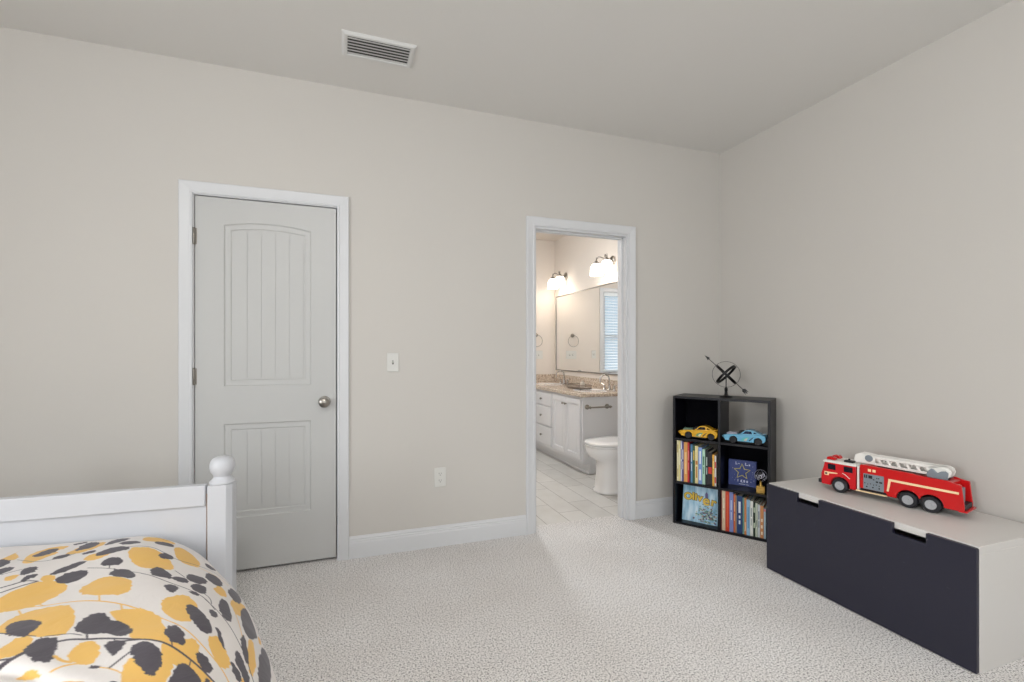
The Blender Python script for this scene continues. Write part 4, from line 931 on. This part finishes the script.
def comforter():
    z0, dz, lam, a0, a1, lb, ra, rz, n, k = COMF
    NB, NL, NR = 640, 220, 320
    b = np.concatenate([[.004, .004, .004], np.linspace(.004, 1.46, NB), [1.465, 1.465]])
    endf = np.concatenate([[.0, .35, .7], np.ones(NB), [.7, .3]])      # end skirts fall down
    As = a0 + a1 * (1 - np.exp(-np.minimum(b, 1.0) / lb)); top = z0 - dz * np.exp(-b / lam)
    CT = -.53
    cols = []
    # right half, from the centre outwards
    tl = np.linspace(0, 1, NL); ph = np.linspace(0, math.pi / 2, NR)[1:]
    B = b[:, None]
    pL = (CT - As)[:, None] * (1 - tl)[None, :]
    aL = As[:, None] + pL; zL = top[:, None] - k * (aL + .4) ** 2
    s_ = np.sin(ph) ** (2 / n); c_ = np.cos(ph) ** (2 / n)
    aR = As[:, None] + ra * s_[None, :]; zR = top[:, None] - rz * (1 - c_)[None, :] - k * (aR + .4) ** 2
    a = np.concatenate([aL, aR], 1); z = np.concatenate([zL, zR], 1)
    q = np.concatenate([pL, np.broadcast_to(ph * .4, aR.shape)], 1); bb = np.broadcast_to(B, a.shape)
    # left half mirrored, coarser
    sel = np.unique(np.concatenate([np.arange(2, NL, 2), np.arange(NL, NL + NR - 1, 2)]))
    am, zm, qm = (2 * CT - a[:, sel])[:, ::-1], (z[:, sel] + k * (a[:, sel] + .4) ** 2 - k * (2 * CT - a[:, sel] + .4) ** 2 * 0 - k * (CT + .4) ** 2)[:, ::-1], (-1.06 - 2 * As[:, None] * 0 - q[:, sel] - .0)[:, ::-1]
    a = np.concatenate([am, a], 1); z = np.concatenate([zm, z], 1); q = np.concatenate([qm - .0, q], 1); bb = np.broadcast_to(B, a.shape).copy()
    nL = am.shape[1]
    # soft folds and wrinkles
    rs = np.random.RandomState(5)
    w = np.zeros(a.shape)
    for i in range(14):
        ang = rs.uniform(0, math.pi); fr = rs.uniform(9, 34); amp = .0032 * 12 / fr
        w += amp * np.sin(fr * (a * math.cos(ang) + bb * math.sin(ang)) + rs.uniform(0, 6)) * (0.5 + 0.5 * np.sin(5 * a + 3 * bb + i))
    z = z + w
    ridge = .83 + .45 * (a + .06) + .018 * np.sin(16 * a)
    near = np.clip((.20 - a) / .14, 0, 1) * np.clip((a + .34) / .2, 0, 1)
    z = z + near * (.005 * np.exp(-((bb - ridge) / .030) ** 2) - .009 * np.exp(-((bb - ridge - .035) / .014) ** 2) + .004 * np.exp(-((bb - ridge - .10) / .03) ** 2))
    ef = endf[:, None]
    zbot = np.minimum(z, .30)
    z = zbot + (z - zbot) * np.sqrt(ef)
    bb = bb + 0.0
    a = a.copy()
    # world-local coordinates of the bed frame
    V = np.stack([a, -bb, z], -1)
    nr, nc = a.shape
    # colours
    BASE = [lin(230), lin(224), lin(220)]
    cy = np.array([lin(236), lin(188), lin(98)]); cd = np.array([lin(76), lin(70), lin(78)])
    L = [list(x) for x in LEAVES]
    rn = random.Random(12)
    def leaf(cx, cb, r, ang, asp, nn=9):
        pts = []
        for i in range(nn):
            t = 2 * math.pi * i / nn; rr = r * rn.uniform(.82, 1.1)
            x, y = rr * math.cos(t), rr * asp * math.sin(t)
            pts.append([cx + x * math.cos(ang) - y * math.sin(ang), cb + x * math.sin(ang) + y * math.cos(ang)])
        return pts
    spots = [(rn.uniform(-.36, .60), rn.uniform(.98, 1.44)) for _ in range(75)] + [(rn.uniform(-1.9, -.44), rn.uniform(.02, 1.44)) for _ in range(200)]
    extraY = [['Y', 0] + leaf(x, y, rn.uniform(.04, .07), rn.uniform(0, 3), .75) for x, y in spots[::3]]
    extraD = [['D', 0] + leaf(x, y, rn.uniform(.022, .042), rn.uniform(0, 3), .62) for i, (x, y) in enumerate(spots) if i % 3]
    stems = [['D', .006] + [[x0 + t * .5, y0 + .10 * math.sin(t * 3)] for t in np.linspace(0, 1, 6)] for x0, y0 in ((-.30, 1.10), (-.10, 1.28), (-1.2, .3), (-1.5, .7), (-1.0, 1.0), (-1.3, 1.2))]
    allp = extraY + [l for l in L if l[0] == 'Y'] + extraD + stems + [l for l in L if l[0] == 'D']
    def paint(q, bb):
      col = np.empty(q.shape + (3,)); col[:] = BASE
      for l in allp:
          cc = cy if l[0] == 'Y' else cd
          pts = l[2:]
          if l[1] == 0:
              P = chaikin(pts); mn, mx_ = P.min(0), P.max(0)
              m_ = (q >= mn[0]) & (q <= mx_[0]) & (bb >= mn[1]) & (bb <= mx_[1])
              if not m_.any(): continue
              ii = np.where(m_); ok = in_poly(P, q[ii], bb[ii])
              col[ii[0][ok], ii[1][ok]] = cc
          else:
              P = chaikin(pts, False, 2); wd = max(l[1], .0026) / 2 * 1.15
              mn, mx_ = P.min(0) - wd, P.max(0) + wd
              m_ = (q >= mn[0]) & (q <= mx_[0]) & (bb >= mn[1]) & (bb <= mx_[1])
              if not m_.any(): continue
              ii = np.where(m_); X, Y = q[ii], bb[ii]; dm = np.full(X.shape, 9.0)
              for i in range(len(P) - 1):
                  d = P[i+1] - P[i]; L2 = max(1e-9, d @ d)
                  t = np.clip(((X - P[i][0]) * d[0] + (Y - P[i][1]) * d[1]) / L2, 0, 1)
                  dm = np.minimum(dm, np.hypot(X - P[i][0] - t * d[0], Y - P[i][1] - t * d[1]))
              ok = dm < wd; col[ii[0][ok], ii[1][ok]] = cc
      return col
    dq = np.gradient(q, axis=1); db = np.gradient(bb, axis=0)
    col = 0
    for ox, oy in ((-.375, -.125), (-.125, .375), (.125, -.375), (.375, .125)):
        col = col + paint(q + dq * ox, bb + db * oy) / 4
    me = bpy.data.meshes.new('comforter')
    me.vertices.add(nr * nc); me.vertices.foreach_set('co', V.reshape(-1).astype(np.float32))
    r_, c__ = np.meshgrid(np.arange(nr - 1), np.arange(nc - 1), indexing='ij')
    i0 = r_ * nc + c__; quads = np.stack([i0, i0 + nc, i0 + nc + 1, i0 + 1], -1).reshape(-1, 4)
    nf = len(quads)
    me.loops.add(nf * 4); me.loops.foreach_set('vertex_index', quads.reshape(-1).astype(np.int32))
    me.polygons.add(nf); me.polygons.foreach_set('loop_start', (np.arange(nf) * 4).astype(np.int32))
    me.polygons.foreach_set('use_smooth', [True] * nf)
    me.update(calc_edges=True); me.validate()
    at = me.attributes.new('print', 'FLOAT_COLOR', 'POINT')
    at.data.foreach_set('color', np.concatenate([col.reshape(-1, 3), np.ones((nr * nc, 1))], 1).reshape(-1).astype(np.float32))
    m = bpy.data.materials.new('leaf_print_cotton'); m.use_nodes = True; nt = m.node_tree; bs = nt.nodes['Principled BSDF']
    an = nt.nodes.new('ShaderNodeAttribute'); an.attribute_name = 'print'
    nt.links.new(an.outputs['Color'], bs.inputs['Base Color']); bs.inputs['Roughness'].default_value = .85; bs.inputs['Sheen Weight'].default_value = .15
    tc = nt.nodes.new('ShaderNodeTexCoord')
    n1 = nt.nodes.new('ShaderNodeTexNoise'); n1.inputs['Scale'].default_value = 14; n1.inputs['Detail'].default_value = 5; n1.inputs['Distortion'].default_value = .6
    nt.links.new(tc.outputs['Object'], n1.inputs['Vector'])
    bp = nt.nodes.new('ShaderNodeBump'); bp.inputs['Strength'].default_value = .35; bp.inputs['Distance'].default_value = .012
    nt.links.new(n1.outputs['Fac'], bp.inputs['Height']); nt.links.new(bp.outputs['Normal'], bs.inputs['Normal'])
    me.materials.append(m)
    o = bpy.data.objects.new('comforter', me); COL.objects.link(o)
    o.location = (QX, QY, 0); o.rotation_euler = (0, 0, BR_)
    sd_ = o.modifiers.new('thickness', 'SOLIDIFY'); sd_.thickness = .018; sd_.offset = -1
    tag(o, 'cream comforter printed with yellow and charcoal leaves lying over the bed', 'comforter')
    return o
comforter()
PIL = mat('pillow_white', rgb(230, 228, 224), .9)
pl = MB(); rings = []
for i in range(1, 16):
    t = i / 16 * 2 - 1; hh = .075 * (1 - abs(t) ** 4) ** .6; wdt = .20 * (1 - .12 * abs(t) ** 6)
    rings.append([( -.53 + t * .34, -1.73 + wdt * math.copysign(abs(math.cos(a)) ** .7, math.cos(a)), .490 + hh * math.copysign(abs(math.sin(a)) ** .9, math.sin(a))) for a in np.linspace(0, 2 * math.pi, 24, endpoint=False)])
pl.loft(rings); po = pl.build('pillow', PIL, None, loc=(QX, QY, 0)); po.rotation_euler = (0, 0, BR_)
tag(po, 'white pillow at the near end of the bed', 'pillow')
# ---------------------------------------------------------------- bathroom
CABW = mat('vanity_white', rgb(226, 226, 228), .35); CHINA = mat('porcelain', rgb(236, 234, 233), .12, coat=.3)
van = empty('vanity_cabinet', (2.22, 4.14, 0), 0, 'white bathroom vanity cabinet with drawers and panelled doors', 'cabinet')
VL, VD = BY1 - .002 - 4.14, BX1 - .001 - 2.22
MB().box(0, VD, 0, VL, .10, .762).build('carcass', CABW, van, bevel=.002)
MB().box(.070, VD, 0, VL, 0, .10).prism([(.070, 0), (.058, 0), (.060, .008), (.070, .014)], 0, VL, 'y', c=(0, 0)).build('toe_kick', CABW, van, smooth=0)
def cab_door(y0, y1, z0, z1, ky, kz):
    b = MB(); x = -.019; s = .048
    b.box(x, -.0005, y0, y0 + s, z0, z1).box(x, -.0005, y1 - s, y1, z0, z1).box(x, -.0005, y0 + s, y1 - s, z0, z0 + s).box(x, -.0005, y0 + s, y1 - s, z1 - s, z1)
    rings = [[(x + d, y0 + i, z0 + i), (x + d, y1 - i, z0 + i), (x + d, y1 - i, z1 - i), (x + d, y0 + i, z1 - i)] for i, d in ((s, .001), (s + .006, .011), (s + .020, .011), (s + .034, .004), (s + .036, .004))]
    b.loft(rings, 0, False); b.add(rings[-1], [(0, 1, 2, 3)])
    d = b.build('door', CABW, van, bevel=.0015)
    k = MB().lathe([(0, -.0195), (.006, -.0195), (.005, -.030), (.012, -.036), (.013, -.041), (.009, -.045), (0, -.046)], (0, ky, kz), 'x', 16)
    k.build('knob', NICKEL, d)
def cab_drawer(y0, y1, z0, z1):
    b = MB(); rings = [[(d, y0 + i, z0 + i), (d, y1 - i, z0 + i), (d, y1 - i, z1 - i), (d, y0 + i, z1 - i)] for i, d in ((0, -.0005), (0, -.014), (.006, -.019), (.030, -.019), (.031, -.019))]
    b.loft(rings); d = b.build('drawer', CABW, van, smooth=0)
    MB().lathe([(0, -.0192), (.006, -.0192), (.005, -.030), (.012, -.036), (.013, -.041), (.009, -.045), (0, -.046)], (0, (y0 + y1) / 2, (z0 + z1) / 2), 'x', 16).build('knob', NICKEL, d)
for y0, y1, kk in ((.030, .348, 1), (.356, .674, 0), (1.262, 1.540, 1), (1.548, 1.826, 0)):
    cab_door(y0, y1, .140, .735, (y1 - .028) if kk else (y0 + .028), .668)
for z0, z1 in ((.590, .735), (.362, .578), (.140, .350)): cab_drawer(.716, 1.220, z0, z1)
ct = empty('bathroom_counter', (2.19, 4.11, .762), 0, 'beige speckled granite counter on the bathroom vanity', 'counter')
MB().box(0, BX1 - .001 - 2.19, 0, BY1 - .002 - 4.11, 0, .035).build('slab', GRANITE, ct, bevel=.006, seg=3)
MB().box(.569, .588, .030, BY1 - .002 - 4.11, .035, .138).box(.02, .569, 1.868, 1.8875, .035, .138).build('backsplash', GRANITE, ct, bevel=.002)
for cy in (.36, 1.42):
    b = MB(); N = 32; rings = []
    for rx, ry, z in ((.165, .225, .0352), (.163, .223, .0375), (.150, .210, .0375), (.146, .205, .0358)):
        rings.append([(.29 + rx * math.cos(2*math.pi*i/N), cy + ry * math.sin(2*math.pi*i/N), z) for i in range(N)])
    b.loft(rings); b.build('sink_basin', CHINA, ct)
def faucet(y, label):
    o = empty('faucet', (2.695, y, .7972), 0, label, 'faucet', 'gooseneck faucets on the vanity')
    b = MB().lathe([(0, 0), (.026, 0), (.026, .006), (.015, .012), (.012, .05), (0, .05)], (0, 0, 0), 'z', 18)
    pts = [(0, 0, .04), (0, 0, .11)] + [(-.055 + .055 * math.cos(t), 0, .11 + .055 * math.sin(t)) for t in np.linspace(0.2, math.pi, 10)] + [(-.110, 0, .075)]
    b.tube(pts, .0085, 10); b.build('spout', CHROME, o)
    for s in (-1, 1):
        h_ = MB().lathe([(0, 0), (.022, 0), (.022, .005), (.012, .012), (.010, .045), (.014, .052), (0, .056)], (0, s * .10, 0), 'z', 16).tube([(0, s*.10, .048), (-.004, s*.155, .062)], .005, 8)
        h_.build('handle', CHROME, o)
faucet(4.43, 'chrome gooseneck faucet at the near sink by the toilet')
faucet(5.53, 'chrome gooseneck faucet at the far sink by the corner')
ty = empty('vanity_tray', (2.49, 4.74, .7975), 0, 'dark brown openwork tray on the granite counter between the two faucets', 'tray')
BRN = mat('tray_brown', rgb(120, 104, 92), .4, .4)
MB().box(-.07, .07, -.17, .17, .006, .014).box(-.06, -.05, -.15, -.14, 0, .006).box(.05, .06, -.15, -.14, 0, .006).box(-.06, -.05, .14, .15, 0, .006).box(.05, .06, .14, .15, 0, .006).build('base', BRN, ty, smooth=0)
b = MB()
for z in (.045,):
    b.tube([(-.072, -.172, z), (.072, -.172, z), (.072, .172, z), (-.072, .172, z)], .004, 6, closed=True)
for k in range(13):
    y = -.168 + k * .028
    for x in (-.071, .071): b.tube([(x, y, .012), (x, y + .010, .045)], .0022, 5)
b.build('rail', BRN, ty)
MB().lathe([(0, 0), (.024, 0), (.026, .01), (.026, .055), (.012, .060), (.012, .075), (0, .075)], (0, -.09, .0142), 'z', 16).build('jar', mat('jar_beige', rgb(206, 196, 184), .4), ty)
tbar = empty('towel_bar', (2.378, 4.1395, .664), 0, 'short brushed metal towel bar on the side of the vanity', 'towel bar')
for x in (-.112, .112): MB().lathe([(0, 0), (.024, 0), (.024, -.008), (.012, -.014), (.010, -.060), (.014, -.066), (0, -.068)], (x, 0, 0), 'y', 18).build('mount', NICKEL, tbar)
MB().tube([(-.135, -.055, 0), (.135, -.055, 0)], .008, 10).build('bar', NICKEL, tbar)

# mirror
MIRR = mat('mirror_glass', (.92, .93, .93, 1), .01, 1.0)
mi = empty('wall_mirror', (BX1, 5.06, 1.46), 0, 'large rectangular bathroom mirror with slim metal edge above the vanity', 'mirror')
ML, MZ0, MZ1 = .88, -.505, .505
MB().box(-.006, -.001, -ML + .012, ML - .012, MZ0 + .012, MZ1 - .012).build('glass', MIRR, mi, smooth=0)
f = MB(); w = .014
f.box(-.014, -.001, -ML, -ML + w, MZ0, MZ1).box(-.014, -.001, ML - w, ML, MZ0, MZ1).box(-.014, -.001, -ML + w, ML - w, MZ0, MZ0 + w).box(-.014, -.001, -ML + w, ML - w, MZ1 - w, MZ1)
f.build('edge_frame', NICKEL, mi, bevel=.003)

# sconces with two lit glass shades
SHADE = mat('lit_glass_shade', rgb(255, 244, 228), .3, emit=((1.0, .94, .87, 1), 3.2))
def sconce(y, label):
    o = empty('wall_sconce', (BX1, y, 2.20), 0, label, 'wall light', 'two-shade bathroom sconces')
    MB().lathe([(0, -.001), (.052, -.001), (.056, -.006), (.050, -.014), (.030, -.022), (.012, -.026), (0, -.027)], (0, 0, 0), 'x', 26).build('wall_plate', NICKEL, o)
    for s in (-1, 1):
        ys = s * .112; xs = -.140
        pts = [(-.024, 0, 0), (-.07, s*.010, .006), (-.112, s*.030, .030), (xs + .006, s*.062, .048), (xs, s*.094, .030), (xs, ys, .006), (xs, ys, -.008)]
        sp = [Vector(p) for p in pts]; fine = []
        for i in range(len(sp) - 1):
            p0, p1, p2, p3 = sp[max(i-1,0)], sp[i], sp[i+1], sp[min(i+2, len(sp)-1)]
            for t in np.linspace(0, 1, 5, endpoint=False):
                fine.append(0.5 * ((2*p1) + (p2-p0)*t + (2*p0-5*p1+4*p2-p3)*t*t + (3*p1-p0-3*p2+p3)*t**3))
        fine.append(sp[-1])
        MB().tube(fine, .006, 8).build('arm', NICKEL, o)
        MB().lathe([(0, .014), (.010, .010), (.022, -.004), (.034, -.012), (.034, -.022), (0, -.022)], (xs, ys, 0), 'z', 20).tube([(xs, ys, .010), (xs, ys, .050)], [.005, .0035], 8).build('fitter', NICKEL, o)
        prof = [(.030, -.020), (.046, -.030), (.060, -.055), (.066, -.090), (.068, -.125), (.072, -.150), (.069, -.150), (.064, -.125), (.062, -.090), (.056, -.057), (.043, -.034), (.028, -.024)]
        MB().lathe(prof, (xs, ys, 0), 'z', 28, cap=False).build('shade', SHADE, o)
        l = bpy.data.lights.new('bulb', 'POINT'); l.energy = 1.0; l.color = (1.0, .90, .78); l.shadow_soft_size = .03
        lo = bpy.data.objects.new('bulb', l); lo.location = (xs, ys, -.165); lo.parent = o; COL.objects.link(lo)
sconce(4.50, 'two-shade wall light above the mirror, nearest the doorway')
sconce(5.65, 'two-shade wall light above the mirror, beside the far corner')

# towel ring and plates on the far wall
ri = empty('towel_ring', (2.497, BY1, 1.437), 0, 'round metal towel ring hanging on the far bathroom wall', 'towel ring')
MB().lathe([(0, 0), (.026, 0), (.027, -.005), (.018, -.012), (.010, -.016), (.009, -.040), (.014, -.046), (0, -.048)], (0, 0, 0), 'y', 20).build('mount', NICKEL, ri)
MB().tube([(.080 * math.sin(a), -.036, -.080 + .080 * math.cos(a)) for a in np.linspace(0, 2 * math.pi, 40, endpoint=False)], .0038, 8, closed=True).build('ring', NICKEL, ri)
switch_plate((2.515, BY1, 1.165), 0, 'white double switch plate below the towel ring on the far bathroom wall', 2)
switch_plate((2.155, BY1, 1.170), 0, 'white single switch plate beside the bathroom window, seen in the mirror', 1)

# window blind
BL_ = mat('blind_white', rgb(226, 232, 236), .5)
wb = empty('window_blind', ((BW[0] + BW[1]) / 2, BY1 + .012, BW[3]), 0, 'white horizontal slat blind in the bathroom window, seen in the mirror', 'blind')
hw = (BW[1] - BW[0]) / 2 - .008
MB().box(-hw, hw, -.022, .018, -.055, -.001).build('headrail', BL_, wb, bevel=.002)
b = MB(); n = 27
for k in range(n):
    z = -.078 - k * .040; t = .34
    b.prism([(-.020 * math.cos(t), z - .020 * math.sin(t)), (-.0195 * math.cos(t), z - .020 * math.sin(t) + .002), (.020 * math.cos(t), z + .020 * math.sin(t) + .002), (.020 * math.cos(t), z + .020 * math.sin(t))], -hw, hw, 'x')
b.build('slats', BL_, wb, smooth=0)
MB().box(-hw, hw, -.020, .016, -1.150, -1.130).build('bottom_rail', BL_, wb, bevel=.002)
b = MB()
for x in (-hw * .6, hw * .6):
    b.tube([(x, -.018, -.05), (x, -.018, -1.135)], .001, 5)
b.build('cords', BL_, wb)

# toilet, facing the doorway side
to = empty('toilet', (2.30, 3.60, 0), 0, 'white toilet with closed lid in front of the vanity', 'toilet')
def ell(cx, rx, ry, z, n=36, e=2.3):
    return [(cx + rx * math.copysign(abs(math.cos(t)) ** (2/e), math.cos(t)), ry * math.copysign(abs(math.sin(t)) ** (2/e), math.sin(t)), z) for t in np.linspace(0, 2 * math.pi, n, endpoint=False)]
b = MB(); b.loft([ell(.0, .245, .135, .001, e=3), ell(.0, .245, .135, .016, e=3), ell(.004, .236, .126, .026, e=3), ell(.006, .228, .122, .10, e=3), ell(.008, .222, .122, .20, e=3), ell(.006, .224, .126, .262, e=3), ell(-.035, .262, .160, .305), ell(-.055, .268, .178, .350), ell(-.058, .268, .182, .385), ell(-.058, .262, .178, .392)])
b.build('bowl', CHINA, to, smooth=60)
b = MB(); b.loft([ell(-.058, .268, .182, .3945), ell(-.058, .272, .186, .400), ell(-.058, .272, .186, .408), ell(-.058, .266, .180, .411)]); b.build('seat', CHINA, to, smooth=50)
b = MB(); b.loft([ell(-.058, .268, .182, .4135), ell(-.058, .273, .187, .418), ell(-.058, .270, .184, .430), ell(-.058, .250, .165, .438), ell(-.058, .15, .10, .441)]); b.build('lid', CHINA, to, smooth=50)
b = MB(); b.box(.262, .458, -.215, .215, .36, .70); b.build('tank', CHINA, to, bevel=.03, seg=4)
b = MB(); b.box(.255, .465, -.222, .222, .701, .735); b.build('tank_lid', CHINA, to, bevel=.010, seg=3)
MB().box(.17, .30, -.10, .10, .05, .395).build('tank_support', CHINA, to, bevel=.03, seg=3)
MB().lathe([(0, .2615), (.012, .2615), (.012, .250), (0, .250)], (0, -.15, .64), 'x', 12).tube([(.252, -.15, .64), (.246, -.09, .632)], .005, 8).build('flush_handle', CHROME, to)

# unseen ceiling lamp, added as even fill light for the bedroom
lamp = empty('ceiling_lamp', (-.2, -.3, H), 0, 'unseen fill lamp with frosted bowl, added on the bedroom ceiling', 'added fill light')
MB().lathe([(0, -.001), (.17, -.001), (.175, -.012), (.165, -.025), (0, -.025)], (0, 0, 0), 'z', 32).build('rim', NICKEL, lamp)
MB().lathe([(.155, -.026), (.150, -.055), (.120, -.090), (.07, -.110), (0.001, -.118)], (0, 0, 0), 'z', 32, cap=False).build('glass_bowl', mat('fill_lamp_frost', rgb(250, 246, 238), .5, emit=((1, .985, .97, 1), 120.0)), lamp)

bl = empty('bathroom_fill_lamp', (1.45, 4.35, H), 0, 'unseen round fill lamp, added on the bathroom ceiling', 'added fill light')  # out-of-view lamp, added to brighten the bathroom evenly
MB().lathe([(0, -.001), (.16, -.001), (.165, -.012), (.155, -.025), (0, -.025)], (0, 0, 0), 'z', 32).build('rim', NICKEL, bl)
MB().lathe([(.145, -.026), (.140, -.050), (.115, -.075), (.07, -.090), (0.001, -.096)], (0, 0, 0), 'z', 32, cap=False).build('glass_bowl', mat('bath_fill_lamp_frost', rgb(250, 248, 244), .5, emit=((.90, .96, 1, 1), 105.0)), bl)
